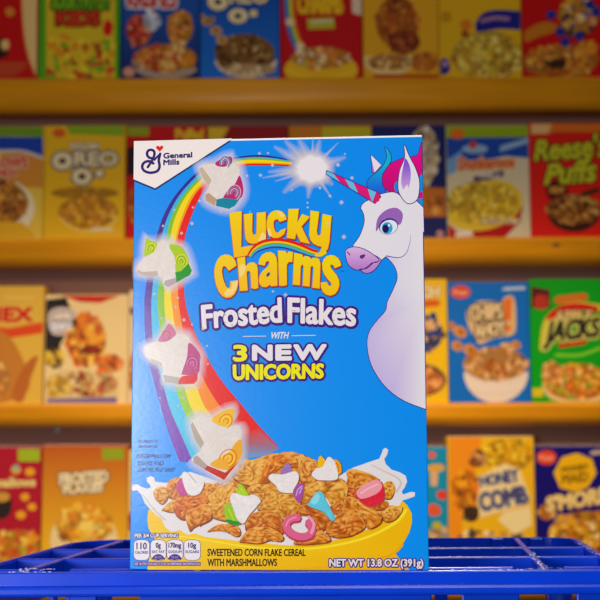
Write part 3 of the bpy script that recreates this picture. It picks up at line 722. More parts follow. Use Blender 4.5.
for (x0, x1, big, small, dv) in [(134, 149.4, '110', 'CALORIES', None), (150.8, 165.9, '0g', 'SAT FAT', '0% DV'), (167.1, 182.8, '170mg', 'SODIUM', '7% DV'), (184.3, 200.2, '10g', 'SUGARS', None)]:
    xm = (x0 + x1) / 2; w = x1 - x0
    shp = [(x0, 543.5), (x0 + 1.4, 541), (xm - 3, 540), (xm + 3, 540), (x1 - 1.4, 541), (x1, 543.5), (x1, 556.5), (x1 - 2, 559.3), (xm + 3, 560), (xm - 3, 560), (x0 + 2, 559.3), (x0, 556.5)]
    S.stroke(shp, 1.0, PURPLE, 41, closed=True); S.poly(shp, (234, 224, 228), 42)
    if dv:
        arc = ell(xm, 561, w * .45, 7, 0, 16, 180, 360)
        S.poly([p for p in arc if p[1] <= 560.2] + [(x1 - 2, 559.2), (xm, 560), (x0 + 2, 559.2)], PURPLE, 43)
        S.tbox(dv, xm - 3.6, 556.2, xm + 3.6, 558.4, (196, 176, 220), 44)
    bw = {'110': 5.0, '0g': 2.4, '170mg': 6.2, '10g': 3.8}[big]
    S.tbox(big, xm - bw, 542.8, xm + bw, 549 if big == '110' else 547.6, (50, 20, 100), 43, bold=.5)
    S.tbox(small, xm - w * .42, 551 - (big != '110') * .6, xm + w * .42, 553.6 - (big != '110') * .6, (60, 30, 110), 43, bold=.2)
S.build('nutrition_panel', hero, INK)

# ------------------------------------------------------------------ the blue crate under the box
ZT = CRATE_TOP
CX0, CX1, CY0, CY1 = -0.222, 0.214, 0.842, 1.135
def skew(o):
    for v in o.data.vertices:
        v.co.x += 0.10 * (v.co.y - CY0); v.co.y += 0.018 * v.co.x
    return o
crate = empty('plastic_crate', Matrix.Translation((0, 0, 0)))
tag(crate, 'blue plastic crate with slatted top, the large cereal box standing on it', 'crate')
def cpart(name, boxes, bevel=0.0012, mat=None):
    bm = bmesh.new()
    for a, b in boxes: bm_box(bm, a, b, bevel)
    return skew(from_bm(name, bm, mat or M_PLASTIC, crate))
# top rim: front, rear and side rails with rounded rear corners
def rail(path, w, z0, z1, name, closed=False):
    verts = []; faces = []; n = len(path)
    for i, p in enumerate(path):
        a = path[max(0, i - 1)]; b = path[min(n - 1, i + 1)]
        d = math.hypot(b[0] - a[0], b[1] - a[1]); nx, ny = -(b[1] - a[1]) / d * w / 2, (b[0] - a[0]) / d * w / 2
        verts += [(p[0] + nx, p[1] + ny, z0), (p[0] - nx, p[1] - ny, z0), (p[0] - nx, p[1] - ny, z1), (p[0] + nx, p[1] + ny, z1)]
    for i in range(n - 1):
        for k in range(4): faces.append((i * 4 + k, i * 4 + (k + 1) % 4, i * 4 + 4 + (k + 1) % 4, i * 4 + 4 + k))
    faces += [(0, 1, 2, 3), ((n - 1) * 4 + 3, (n - 1) * 4 + 2, (n - 1) * 4 + 1, (n - 1) * 4)]
    bm = bmesh.new(); vs = [bm.verts.new(v) for v in verts]
    for f in faces: bm.faces.new([vs[i] for i in f])
    bmesh.ops.recalc_face_normals(bm, faces=bm.faces)
    es = [e for e in bm.edges if e.calc_face_angle(0) > 1.0]
    bmesh.ops.bevel(bm, geom=es, offset=0.0012, segments=2, affect='EDGES')
    return skew(from_bm(name, bm, M_PLASTIC, crate))
R_ = 0.045
rear = [(CX0, CY0 + .03)] + [(CX0 + R_ - R_ * math.cos(t), CY1 - R_ + R_ * math.sin(t)) for t in [math.pi / 2 * i / 8 for i in range(9)]] + \
       [(CX1 - .03 + .03 * math.sin(t), CY1 - .03 + .03 * math.cos(t)) for t in [math.pi / 2 * i / 8 for i in range(9)]] + [(CX1, CY0 + .03)]
rail(rear, 0.006, ZT - .014, ZT, 'rim')
# front rail: an upright band, and a proud lip below it
cpart('front_rail', [((CX0 + .012, CY0, ZT - .0095), (CX1 - .012, CY0 + .005, ZT)), ((CX0 + .012, CY0 + .02, ZT - .011), (-.176, CY0 + .024, ZT)), ((-.158, CY0 + .02, ZT - .011), (.142, CY0 + .024, ZT)), ((.176, CY0 + .02, ZT - .011), (CX1 - .004, CY0 + .024, ZT)),
                     ((CX0 + .004, CY0 + .004, ZT - .014), (CX1 - .004, CY0 + .023, ZT - .009))], .001)
cpart('lip', [((CX0 - .006, CY0 - .006, ZT - .0155), (CX1 + .006, CY0 + .006, ZT - .0085))], .0022)
def slat(y): return cpart('slat', [((CX0 + .003, y - .0022, ZT - .013), (CX1 - .003, y + .0022, ZT))], .001)
for y in (0.945, 1.03): slat(y)
for x in (-0.187, -0.07, 0.047, 0.163):
    cpart('crossbar', [((x - .0024, CY0 + .003, ZT - .012), (x + .0024, CY1 - .003, ZT - .0002))], .001)
# shallow notches by the rear end of the bars are read as little clips
for cxa in (.140, .174): cpart('clip', [((cxa, CY1 - .010, ZT - .010), (cxa + .012, CY1 - .003, ZT + .0006))], .0015)
# front wall: posts, panels and rows of rails; openings between them
zb = 0.0; z1 = ZT - .015
fw_ = []
for a, b in [(CX0, CX0 + .02), (-.152, -.134), (-.106, .086), (.106, .150 - .006), (.182, CX1)]:
    fw_.append(((a, CY0, zb), (b, CY0 + .005, z1)))
for zz in (0.0, .06, .12, .18, .236):
    fw_.append(((CX0, CY0 + .0006, zz), (CX1, CY0 + .0044, zz + .018)))
fw_.append(((-.12, CY0 - .0025, z1 - .012), (-.1, CY0 + .001, z1 - .002)))
cpart('front_wall', [(a, b) for a, b in fw_[:-1]], .001)
rw = []
for i in range(9):
    x = CX0 + .02 + i * (CX1 - CX0 - .04) / 8
    rw.append(((x - .006, CY1 - .004, zb), (x + .006, CY1, z1)))
for zz in (0.0, .06, .12): rw.append(((CX0 + .02, CY1 - .0035, zz), (CX1 - .02, CY1 - .0005, zz + .014)))
cpart('rear_wall', rw, .001)
for sx in (CX0, CX1 - .004):
    sw = [((sx + .0002, CY0 + .006, zz), (sx + .0038, CY1 - .035, zz + .016)) for zz in (0.0, .06, .12, .18, .242)]
    for i in range(6):
        y = CY0 + .012 + i * (CY1 - CY0 - .06) / 5
        sw.append(((sx, y - .006, zb), (sx + .004, y + .006, z1)))
    cpart('side_wall', sw, .001)
for sx, sy in ((CX0, CY0), (CX1, CY0), (CX0 + .01, CY1 - .01), (CX1 - .006, CY1 - .008)):
    bm = bmesh.new()
    bmesh.ops.create_cone(bm, cap_ends=True, segments=20, radius1=.011, radius2=.011, depth=z1 - zb, matrix=Matrix.Translation((sx + (.008 if sx < 0 else -.008), sy + (.009 if sy < 1 else -.002), (z1 + zb) / 2)))
    skew(from_bm('corner_post', bm, M_PLASTIC, crate, True))
# flecks of scuffed white plastic on worn bar ends
bm = bmesh.new(); rng = random.Random(3)
def flecks(x0, x1, y0, y1, n, z):
    for i in range(n):
        x = x0 + (x1 - x0) * rng.random(); y = y0 + (y1 - y0) * rng.random(); s_ = .00022 + .0004 * rng.random()
        bmesh.ops.create_icosphere(bm, subdivisions=1, radius=s_, matrix=Matrix.Translation((x, y, z + s_ * .2)) @ Matrix.Diagonal((2.0, 1, .6, 1)))
flecks(-.192, -.182, CY0 + .002, CY0 + .03, 22, ZT); flecks(-.2, -.165, CY0 + .0005, CY0 + .004, 16, ZT); flecks(-.175, -.168, CY0 + .0205, CY0 + .0235, 8, ZT)
flecks(.160, .166, CY0 + .004, CY0 + .14, 34, ZT); flecks(.150, .178, CY0 + .018, CY0 + .025, 12, ZT - .001); flecks(.06, .16, CY0 - .003, CY0 + .003, 14, ZT - .0088); flecks(.210, .214, 0.95, 1.1, 14, ZT)
flecks(.093, .0935, 1.03, 1.031, 1, ZT + .0004); flecks(.1, .11, .944, .946, 5, ZT); flecks(.06, .16, CY0 + .001, CY0 + .004, 14, ZT)
sf = skew(from_bm('scuff', bm, M_SCUFF, crate)); tag(sf, 'white scuffed flecks', kind='stuff')

# ------------------------------------------------------------------ shelves, wall, floor
YB = 2.70                       # fronts of the shelved boxes
YS = YB - 0.012                 # front edge of the shelf boards
YW = YB + 0.066                 # wall
def bz(py): d = ray(300, py); return CAMZ + (d * (YB / d.y)).z
def sz(py): d = ray(300, py); return CAMZ + (d * (YS / d.y)).z
bm = bmesh.new(); bm_box(bm, (-2.2, YW, 0), (2.2, YW + .08, 2.6)); tag(from_bm('wall_back', bm, M_WALL), kind='structure')
bm = bmesh.new(); bm_box(bm, (-2.2, -2.2, -.05), (2.2, YW + .08, 0)); tag(from_bm('floor', bm, M_FLOOR), kind='structure')
def board(y_top, y_bot, label):
    zt = bz(y_top); zb_ = sz(y_bot); h = zt - zb_
    prof = [(YW, zt), (YS + .004, zt), (YS + .001, zt - .003), (YS, zt - .007), (YS, zt - h * .52)]
    for i in range(1, 7):
        t = math.pi / 2 * i / 6; prof.append((YS + .030 * (1 - math.cos(t)), zt - h * .52 - h * .48 * math.sin(t)))
    prof += [(YW, zb_)]
    bm = bmesh.new(); X = 1.25
    a = [bm.verts.new((-X, p[0], p[1])) for p in prof]; b = [bm.verts.new((X, p[0], p[1])) for p in prof]
    n = len(prof)
    for i in range(n): bm.faces.new((a[i], a[(i + 1) % n], b[(i + 1) % n], b[i]))
    bm.faces.new(a); bm.faces.new(list(reversed(b)))
    bmesh.ops.recalc_face_normals(bm, faces=bm.faces)
    o = from_bm('wooden_shelf', bm, M_WOOD)
    for i, p in enumerate(o.data.polygons): p.use_smooth = 3 <= (i if i < n else -1) <= 10
    return tag(o, label, 'shelf', 'amber wooden shelves on the wall'), zt
sh1, z_1 = board(79, 109, 'amber wooden shelf board across the top of the picture')
sh2, z_2 = board(238.5, 264, 'amber wooden shelf board with a dark knot near its right end, second from top')
sh3, z_3 = board(403.5, 426, 'amber wooden shelf board behind the middle of the large box, third from top')
sh4, z_4 = board(571, 603, 'amber wooden shelf board seen only through the crate openings, lowest one')
d = ray(556, 245); kp = CAM + d * (YS / d.y)
bm = bmesh.new(); bmesh.ops.create_uvsphere(bm, u_segments=12, v_segments=6, radius=1, matrix=Matrix.Translation((kp.x, YS, kp.z)) @ Matrix.Diagonal((.009, .0008, .004, 1)))
from_bm('knot', bm, M_KNOT, sh2)
for px, py, lab in ((57.5, 430, 'dark screw head in the wall under the third shelf at left'), (334.5, 124, 'dark screw head in the wall under the top shelf, above the large box')):
    d = ray(px, py); p = CAM + d * ((YW - .001) / d.y)
    bm = bmesh.new(); bmesh.ops.create_cone(bm, cap_ends=True, segments=16, radius1=.0075, radius2=.006, depth=.004, matrix=Matrix.Translation(p) @ Matrix.Rotation(math.pi / 2, 4, 'X'))
    bmesh.ops.create_cube(bm, size=1, matrix=Matrix.Translation((p.x, p.y - .002, p.z)) @ Matrix.Diagonal((.009, .0012, .0016, 1)))
    tag(from_bm('screw', bm, M_SCREW), lab, 'screw', 'screws in the back wall')

# ------------------------------------------------------------------ the shelved cereal boxes
BD = 0.056
class Back:
    def __init__(s, rect, zb, col, label, cat_group, gradient=None, yoff=0.0, depth=BD):
        s.rect = rect; x0, y0, x1, y1 = rect
        def w(px, py):
            d = ray(px, py); p = CAM + d * ((YB + yoff) / d.y); return p.x, p.z
        ym = (y0 + y1) / 2
        xa = w(x0, y1 - 45)[0]; xb = w(x1, y1 - 45)[0]; zt = w((x0 + x1) / 2, y0)[1]
        s.cx = (xa + xb) / 2; s.zb = zb; s.w = w
        s.o = empty('cereal_box', Matrix.Translation((s.cx, YB + yoff + depth / 2, zb)))
        s.o.location = (s.cx, YB + yoff + depth / 2, zb)
        tag(s.o, label, 'cereal box', cat_group)
        s.y0 = -depth / 2
        H = zt - zb; s.hw = (xb - xa) / 2; s.H = H
        carton('carton', -s.hw, s.hw, 0, H, -depth / 2, depth / 2, col, s.o, INK_BACK, .0012, gradient=gradient)
        bm = bmesh.new(); bm_box(bm, (-s.hw + .002, -depth / 2 + .006, H - .0002), (s.hw - .002, depth / 2 - .016, H + .0006), .0002)
        from_bm('top_flap', bm, M_BOARD, s.o)
        s.lay = 0
    def m(s, px, py):
        x, z = s.w(px, py)
        return max(-s.hw + .0013, min(s.hw - .0013, x - s.cx)), max(.0013, min(s.H - .0013, z - s.zb))
    def sheet(s): return Sheet(s.m, s.y0, 0.00012)
    def put(s, S, name, label=None):
        o = S.build(name, s.o, INK_BACK)
        if label: o['label'] = label
        return o
def heap(S, cx, cy, rx, ry, n, tones, L, seed, size=4.5):
    """a bowlful of cereal as printed: overlapping pieces in a mound"""
    r = random.Random(seed)
    S.poly(ell(cx, cy, rx, ry, 0, 28), mix(tones[0], (70, 30, 5), .3), L)
    n2 = int(n * 1.5)
    for i in range(n2):
        a = r.random() * 6.283; q = math.sqrt(r.random()) * .97
        x = cx + rx * q * math.cos(a); y = cy + ry * q * math.sin(a); k = size * (.4 + .6 * r.random())
        c = r.choice(tones); t = r.random()
        c = mix(c, (60, 24, 4), .45 * r.random()) if t < .34 else (mix(c, (255, 232, 180), .35 * r.random()) if t > .8 else c)
        p = ell(x, y, k, k * (.5 + .35 * r.random()), r.random() * 180, 9)
        S.poly([(u + (r.random() - .5) * k * .35, v + (r.random() - .5) * k * .35) for u, v in p], c, L + .5 + i * .6 * 2.2 / max(n2, 60))
def bowlshape(S, cx, y0, rx, h, col, L, rim=None):
    p = [(cx - rx, y0)] + [(cx + rx * .98 * math.cos(t), y0 + h * math.sin(t)) for t in [math.pi - math.pi * i / 16 for i in range(17)]] + [(cx + rx, y0)]
    S.poly(p, col, L)
    if rim: S.poly(ell(cx, y0, rx, rx * .25, 0, 28), rim, L + .3)
def outl(S, txt, x0, y0, x1, y1, col, oc, L, bold=1.0, ow=1.2, dy=0):
    S.text(txt, ((x0, y0), (x1, y0 + dy), (x0, y1), (x1, y1 + dy)), col, L, bold=bold, outline=oc, ow=ow)
G1 = 'cereal boxes on the top shelf'; G2 = 'cereal boxes on the second shelf'; G3 = 'cereal boxes on the third shelf'; G4 = 'cereal boxes on the lowest shelf'
CREAM = (240, 214, 160); TAN = (214, 150, 70); BRN = (120, 66, 24)

# top shelf
b = Back((-46, -38, 37.8, 79), z_1, (206, 10, 10), 'red cereal box with a cream curved edge, leftmost on the top shelf', G1)
S = b.sheet(); S.poly(catmull([(20, -36), (22, 10), (24, 35), (28, 56), (33, 70), (36.5, 77)], 4, False) + [(37.5, 77), (37.5, -37)], (240, 196, 120), 2); S.stroke([(20, -36), (22, 10), (24, 35), (28, 56), (33, 70), (36.5, 77)], 1.4, (232, 110, 30), 3, smooth=4); b.put(S, 'edge_band')
S = b.sheet(); bowlshape(S, 2, 62, 26, 15, (200, 70, 30), 2); heap(S, 0, 48, 9, 10, 8, [(40, 18, 14), (90, 40, 20), (30, 12, 10)], 3, 1); S.blob([(1, 42), (8, 40), (9, 48), (3, 50)], (240, 190, 110), 6); S.disc(10, 12, 5, (226, 130, 40), 3); b.put(S, 'bowl_print')
b = Back((38.8, -38, 119.6, 79), z_1, (84, 166, 20), 'yellow cereal box with a green border, covered in colourful gummy pieces', G1)
S = b.sheet(); S.poly([(46, -36), (115, -36), (115, 78), (46, 78)], (226, 186, 30), 2); b.put(S, 'front_panel')
S = b.sheet(); outl(S, 'SOUR PATCH', 52, -12, 108, 9, (120, 176, 20), (30, 60, 10), 4, 1.6, 1.6); outl(S, 'KIDS', 57, 12, 99, 25, (220, 60, 20), (80, 20, 8), 4, 2, 1.6); b.put(S, 'lettering')
S = b.sheet(); r = random.Random(4)
for i in range(70):
    x = 48 + r.random() * 66; y = 34 + r.random() * 43; cc = r.choice([(216, 50, 20), (232, 140, 20), (120, 170, 20), (240, 206, 40), (200, 100, 20), (240, 200, 40), (160, 80, 20)])
    S.poly(ell(x, y, 3.2 + r.random() * 2, 2 + r.random() * 1.5, r.random() * 180, 9), cc, 3 + i * .02)
S.blob([(105, 22), (109, 20), (113, 26), (111, 34), (106, 36), (103, 30)], (220, 20, 20), 6); b.put(S, 'gummy_print')
b = Back((121, -38, 199.4, 79), z_1, (20, 36, 104), 'navy blue cereal box with red and white lettering above tumbling orange cereal', G1, gradient=((30, 96, 190), (20, 32, 90)))
S = b.sheet(); outl(S, 'KRISPIES', 128, -10, 176, 7, (206, 30, 30), (236, 220, 214), 3, 1.6, 1.8); b.put(S, 'lettering')
S = b.sheet(); heap(S, 139, 30, 13, 16, 16, [(206, 60, 40), (220, 120, 60), (190, 40, 30), (230, 190, 150)], 2, 7, 5); heap(S, 152, 21, 9, 9, 8, [(206, 206, 220), (170, 190, 226), (232, 226, 226)], 4, 8, 5); heap(S, 180, 28, 13, 17, 18, [(232, 150, 40), (214, 120, 30), (240, 190, 120), (190, 80, 20)], 2, 9, 5); b.put(S, 'tumbling_cereal_print')
S = b.sheet(); bowlshape(S, 166, 68, 32, 11, (180, 150, 130), 5); heap(S, 165, 58, 32, 14, 46, [(222, 130, 40), (206, 60, 30), (232, 160, 60), (190, 40, 24), (240, 190, 120)], 6, 10, 5); heap(S, 188, 60, 8, 9, 6, [(238, 150, 30), (226, 130, 30)], 9, 12); S.poly(ell(129, 72, 6, 5), (222, 150, 120), 8); b.put(S, 'bowl_print')
b = Back((200.4, -38, 279.4, 79), z_1, (16, 74, 176), 'blue cereal box with cream ring lettering and a bowl of dark brown cereal, top shelf', G1, gradient=((14, 60, 160), (20, 110, 200)))
S = b.sheet(); SUB = (20, 30, 90)
for cx, cy, rx, ry in ((218, 2, 10.5, 8.5), (238, 16, 10, 7.6)):
    S.poly(ell(cx, cy, rx + 1.2, ry + 1.2), (16, 30, 90), 2); S.poly(ell(cx, cy, rx, ry), CREAM, 3); S.poly(ell(cx, cy, 3.4, 2.8), (30, 20, 40), 4)
outl(S, 'REO', 230, -12, 268, 3, CREAM, (16, 30, 90), 3, 1.8, 1.4); outl(S, 's', 250, 8, 257, 16, CREAM, (16, 30, 90), 3, 1.6, 1.2); b.put(S, 'lettering')
S = b.sheet(); bowlshape(S, 246, 60, 32, 18, (226, 196, 160), 2); heap(S, 245, 54, 30, 20, 60, [(150, 104, 40), (96, 58, 16), (120, 76, 24), (196, 150, 80), (80, 46, 10)], 3, 14, 4); heap(S, 250, 70, 26, 6, 16, [(226, 190, 140), (190, 140, 80), (236, 206, 160)], 6, 15, 4)
for x, y, k in ((201, 18, 5), (207, 22, 5), (211, 20, 4), (216, 31, 6), (222, 40, 6)): S.poly(ell(x, y, k, k * .8), (206, 150, 80), 4); S.disc(x, y, 2, (120, 70, 30), 5)
b.put(S, 'bowl_print')
b = Back((280.6, -38, 362.2, 79), z_1, (196, 6, 12), 'red cereal box with yellow lettering and yellow bowl, top shelf above the large box', G1)
S = b.sheet(); outl(S, 'CHARMS', 298, -6, 342, 13, (242, 186, 20), (190, 80, 10), 4, 2.2, 1.4); S.poly([(307, 18.5), (334, 17.5), (335, 28.5), (308, 29.5)], (190, 180, 40), 3); S.stroke([(312, 22), (332, 21)], 2.2, (236, 200, 170), 4); b.put(S, 'lettering')
S = b.sheet()
for i, cc in enumerate([(70, 90, 200), (60, 160, 120), (220, 200, 40), (236, 120, 20)]):
    S.stroke([(285 + i * 2.6, -20), (285.5 + i * 2.6, 10), (289 + i * 2.6, 32), (297 + i * 2.8, 52)], 2.8, cc, 2, smooth=5)
for x, y in ((290, 22), (300, 46)): S.poly(ell(x, y, 4.5, 4), (240, 206, 150), 3)
b.put(S, 'rainbow_print')
S = b.sheet(); S.poly(ell(321, 70, 37, 18, 0, 30), (240, 180, 20), 4); heap(S, 321, 58, 30, 11, 40, [(236, 150, 30), (240, 200, 130), (190, 180, 40), (226, 120, 30), (244, 214, 170)], 5, 16, 4); S.stroke([(288, 70), (305, 77), (321, 79), (338, 77), (354, 70)], 3, (246, 196, 30), 8, smooth=4); b.put(S, 'bowl_print')
S = b.sheet(); S.poly([(351, -36), (361.5, -36), (361.5, 16), (352, 13)], (232, 200, 170), 3); b.put(S, 'edge_band')
b = Back((363.2, -38, 438.4, 78.5), z_1, (230, 164, 24), 'amber cereal box with a cluster of brown cereal, top shelf', G1)
S = b.sheet(); heap(S, 397, 22, 21, 26, 50, [(190, 96, 20), (170, 76, 14), (206, 112, 24), (150, 56, 14), (214, 128, 34)], 2, 17, 6); heap(S, 404, 42, 16, 12, 14, [(140, 50, 10), (170, 76, 18)], 4, 18, 5); b.put(S, 'cereal_print')
S = b.sheet(); bowlshape(S, 389, 56, 28, 20, (238, 196, 120), 6); heap(S, 390, 62, 22, 8, 16, [(210, 140, 60), (240, 200, 120), (190, 110, 40)], 7, 19, 4); heap(S, 424, 62, 14, 10, 14, [(220, 130, 30), (200, 100, 20)], 7, 20, 4); S.poly([(374, 74.5), (438, 74.5), (438, 78), (374, 78)], (190, 40, 10), 9); b.put(S, 'bowl_print')
b = Back((439.2, -38, 521.2, 78), z_1, (232, 176, 16), 'golden yellow cereal box with a curved blue ribbon, top shelf at right', G1)
S = b.sheet(); S.poly(catmull([(475, 24), (482, 14), (495, 10), (521, 11)], 4, False) + catmull([(521, 30), (500, 29), (486, 31), (476, 32)], 4, False), (30, 30, 130), 3); S.stroke([(482, 21), (495, 18), (508, 19)], 4, (170, 120, 150), 4, smooth=4); b.put(S, 'ribbon_print')
S = b.sheet(); heap(S, 488, 56, 36, 25, 80, [(228, 190, 60), (206, 150, 20), (190, 120, 10), (238, 206, 90), (214, 170, 30)], 2, 21, 5); S.disc(466, 25, 6, (226, 120, 20), 5); S.disc(465, 34, 4, (160, 70, 10), 4); S.disc(446, 17, 6, (206, 140, 10), 3); b.put(S, 'bowl_print')
S = b.sheet(); S.blob([(440, 62), (446, 58), (450, 66), (448, 73), (440, 74)], (50, 40, 130), 6); S.disc(445, 64, 2.6, (200, 150, 190), 8); b.put(S, 'badge_print')
b = Back((522.2, -38, 606, 77.5), z_1, (206, 8, 10), 'red cereal box with golden cereal and blue pieces, rightmost on the top shelf', G1)
S = b.sheet(); S.poly(catmull([(524, 33), (535, 25), (548, 22), (558, 26), (552, 33), (538, 37), (526, 42)], 4), (206, 120, 20), 3); b.put(S, 'swoosh_print')
S = b.sheet(); heap(S, 560, 62, 37, 17, 70, [(226, 140, 30), (206, 110, 20), (236, 170, 60), (180, 80, 14)], 3, 22, 6); heap(S, 556, 64, 9, 4, 8, [(60, 30, 10), (90, 50, 20)], 6, 23); heap(S, 578, 16, 20, 20, 34, [(230, 160, 40), (214, 130, 40), (30, 60, 140), (236, 190, 120), (60, 40, 50), (206, 90, 30)], 4, 24, 6)
for x, y in ((551, 15), (560, 32), (565, 42), (590, 5), (596, 12), (579, 36)): S.disc(x, y, 5, (30, 50, 140), 7)
heap(S, 588, 48, 10, 7, 10, [(238, 150, 30), (232, 140, 30)], 6, 25, 5); b.put(S, 'cereal_print')

# second shelf
b = Back((-42, 126.5, 43.2, 239), z_2, (236, 190, 60), 'yellow cereal box with a blue sky band and red lettering, leftmost on the second shelf', G2)
S = b.sheet(); S.poly([(-41, 127), (43, 127), (43, 137), (20, 136), (-41, 136)], (110, 150, 20), 3); S.poly([(-41, 136), (43, 137), (43, 158), (20, 153), (-41, 150)], (16, 64, 166), 2); S.stroke([(-20, 152), (10, 151), (25, 152), (43, 158)], 3, (222, 196, 180), 4, smooth=4); b.put(S, 'top_band')
S = b.sheet(); S.poly([(2, 153), (25, 153), (43, 160), (43, 188), (2, 186)], (222, 140, 40), 2.5); outl(S, 'MALLOWS', -28, 158, 27, 167, (222, 60, 30), (240, 200, 160), 5, 1.4, .9); outl(S, 'CRUNCH', -20, 169.5, 16, 176, (222, 60, 30), (240, 200, 160), 5, 1.2, .8); b.put(S, 'lettering')
S = b.sheet(); S.poly(ell(-2, 208, 37, 30, 0, 32), (240, 216, 170), 3); heap(S, -4, 203, 32, 24, 80, [(206, 130, 30), (170, 84, 10), (226, 160, 40), (140, 66, 10)], 4, 26, 5); S.poly([(-41, 222), (22, 222), (34, 234), (34, 238), (-41, 238)], (232, 170, 20), 7); b.put(S, 'bowl_print')
b = Back((43.8, 125.5, 125, 239), z_2, (240, 180, 10), 'golden yellow cereal box with cream ring lettering edged in blue, second shelf', G2)
S = b.sheet(); S.poly([(66, 126), (124, 126), (124, 136), (70, 134)], (140, 170, 20), 2); S.poly(ell(59, 133, 6.5, 4.6), (226, 90, 20), 3); b.put(S, 'tag_print')
S = b.sheet(); NB = (60, 50, 90)
for cx, cy, rx, ry in ((62.5, 161, 10.5, 9), (82, 176.5, 10, 8.4)):
    S.poly(ell(cx, cy, rx + 1.6, ry + 1.6), NB, 4); S.poly(ell(cx, cy, rx, ry), CREAM, 5); S.poly(ell(cx, cy, 3.6, 3), (40, 24, 30), 6)
outl(S, 'REO', 75, 152.5, 117, 165, CREAM, NB, 5, 2, 1.6); outl(S, 's', 96, 168, 103, 176, CREAM, NB, 5, 1.6, 1.4); outl(S, 'GOLDEN', 70, 143.5, 99, 149, CREAM, (150, 110, 90), 5, 1, .8); b.put(S, 'lettering')
S = b.sheet(); heap(S, 88, 212, 30, 16, 60, [(226, 150, 10), (206, 124, 10), (238, 172, 30), (214, 140, 20)], 2, 27, 4); S.stroke([(60, 218), (75, 229), (90, 232), (106, 229), (116, 218)], 2.4, (240, 196, 90), 4, smooth=4); S.stroke([(92, 229), (112, 230)], 3, (240, 210, 160), 5); heap(S, 85, 193, 34, 6, 6, [(214, 150, 10), (200, 130, 10)], 1.6, 28, 3); b.put(S, 'bowl_print')
b = Back((126, 126, 206, 239), z_2, (206, 8, 14), 'red cereal box mostly hidden behind the large box, with a green tag on top', G2)
S = b.sheet(); S.poly([(127, 126.8), (149, 126.8), (149, 136), (127, 136)], (150, 160, 20), 2); b.put(S, 'tag_print')
S = b.sheet(); S.poly([(127, 148), (137, 145), (150, 150), (150, 172), (127, 176)], (34, 20, 24), 2); heap(S, 138, 205, 12, 20, 10, [(232, 100, 20), (206, 20, 14), (226, 150, 20)], 2, 29, 3); b.put(S, 'picture_print')
S = b.sheet(); S.tbox('Puffed', 176, 129, 203, 139, (240, 190, 30), 3, bold=1.4); b.put(S, 'lettering')
b = Back((207, 126, 288, 239), z_2, (150, 12, 20), 'dark red cereal box behind the top of the large box, with a yellow tag', G2)
S = b.sheet(); S.poly([(208, 127), (229, 127), (222, 140), (208, 140)], (230, 180, 30), 2); b.put(S, 'tag_print')
b = Back((289, 125.5, 372, 239), z_2, (206, 120, 20), 'orange and olive yellow cereal box peeping over the top of the large box', G2)
S = b.sheet(); S.poly([(322, 126.5), (371, 126.5), (371, 150), (322, 150)], (206, 180, 16), 2); b.put(S, 'top_band')
b = Back((373, 125.5, 446.4, 239), z_2, (24, 28, 92), 'navy cereal box with cream popped pieces, right behind the unicorn side of the large box', G2)
S = b.sheet(); heap(S, 424, 156, 14, 30, 60, [(232, 206, 160), (206, 170, 130), (240, 220, 190), (120, 100, 100)], 2, 30, 4.5); b.put(S, 'cereal_print')
S = b.sheet(); S.poly([(380, 186), (446, 188), (446, 217), (380, 216)], (206, 110, 16), 2); heap(S, 436, 204, 10, 9, 10, [(226, 140, 40), (190, 90, 20)], 3, 31, 5); S.disc(440, 234, 4, (190, 130, 130), 3); b.put(S, 'bowl_print')
b = Back((447, 125, 529.8, 239), z_2, (222, 200, 160), 'cream and blue cereal box with orange lettering and yellow cereal, second shelf', G2)
S = b.sheet(); S.poly([(446, 125.5), (529, 125.5), (529, 137), (446, 138)], (150, 170, 10), 4); S.poly(ell(457.5, 134, 7.5, 5.4), (232, 110, 20), 6); b.put(S, 'top_band')
S = b.sheet(); S.poly([(446, 136), (529, 136), (529, 158), (505, 156), (480, 162), (458, 168), (446, 176)], (20, 70, 166), 2); S.poly([(500, 146), (529, 138), (529, 143), (500, 152)], (150, 180, 206), 3); S.poly([(446, 160), (462, 150), (462, 168), (446, 176)], (120, 160, 200), 3); b.put(S, 'sky_print')
S = b.sheet(); outl(S, 'Dunkaroos', 459, 159, 514, 170, (226, 96, 30), (240, 190, 130), 5, 1.4, 1.1, dy=-3); S.poly(ell(475, 149, 13, 4.5), (150, 180, 206), 4); S.disc(473, 145, 4, (210, 60, 50), 5); S.poly([(473, 177), (504, 170), (503, 177), (474, 183)], (70, 50, 90), 4); S.tbox('VANILLA', 478, 173.5, 500, 178, (232, 210, 190), 5, bold=.5); b.put(S, 'lettering')
S = b.sheet(); S.poly([(446, 224), (460, 234), (500, 226), (523, 205), (520, 222), (505, 238), (446, 238)], (186, 14, 14), 3); S.poly(ell(483, 205, 40, 25, -12, 36), (232, 190, 40), 4); heap(S, 482, 203, 36, 22, 110, [(238, 196, 40), (226, 176, 20), (244, 214, 80), (206, 150, 10)], 5, 32, 4); heap(S, 500, 221, 22, 3, 16, [(240, 216, 170), (236, 196, 90)], 8, 33, 2.5); S.poly([(455, 233), (470, 230), (474, 236), (456, 238)], (236, 214, 190), 8); b.put(S, 'bowl_print')
b = Back((530.4, 123, 613, 239), z_2, (224, 24, 10), 'bright red cereal box with green script lettering and brown puffs, rightmost on the second shelf', G2)
S = b.sheet(); S.poly([(531, 124), (612, 124), (612, 132), (556, 132), (548, 134), (531, 134)], (222, 110, 20), 2); S.poly([(531, 124), (552, 124), (548, 134), (531, 134)], (232, 180, 110), 3); b.put(S, 'top_band')
S = b.sheet(); DG = (60, 50, 10)
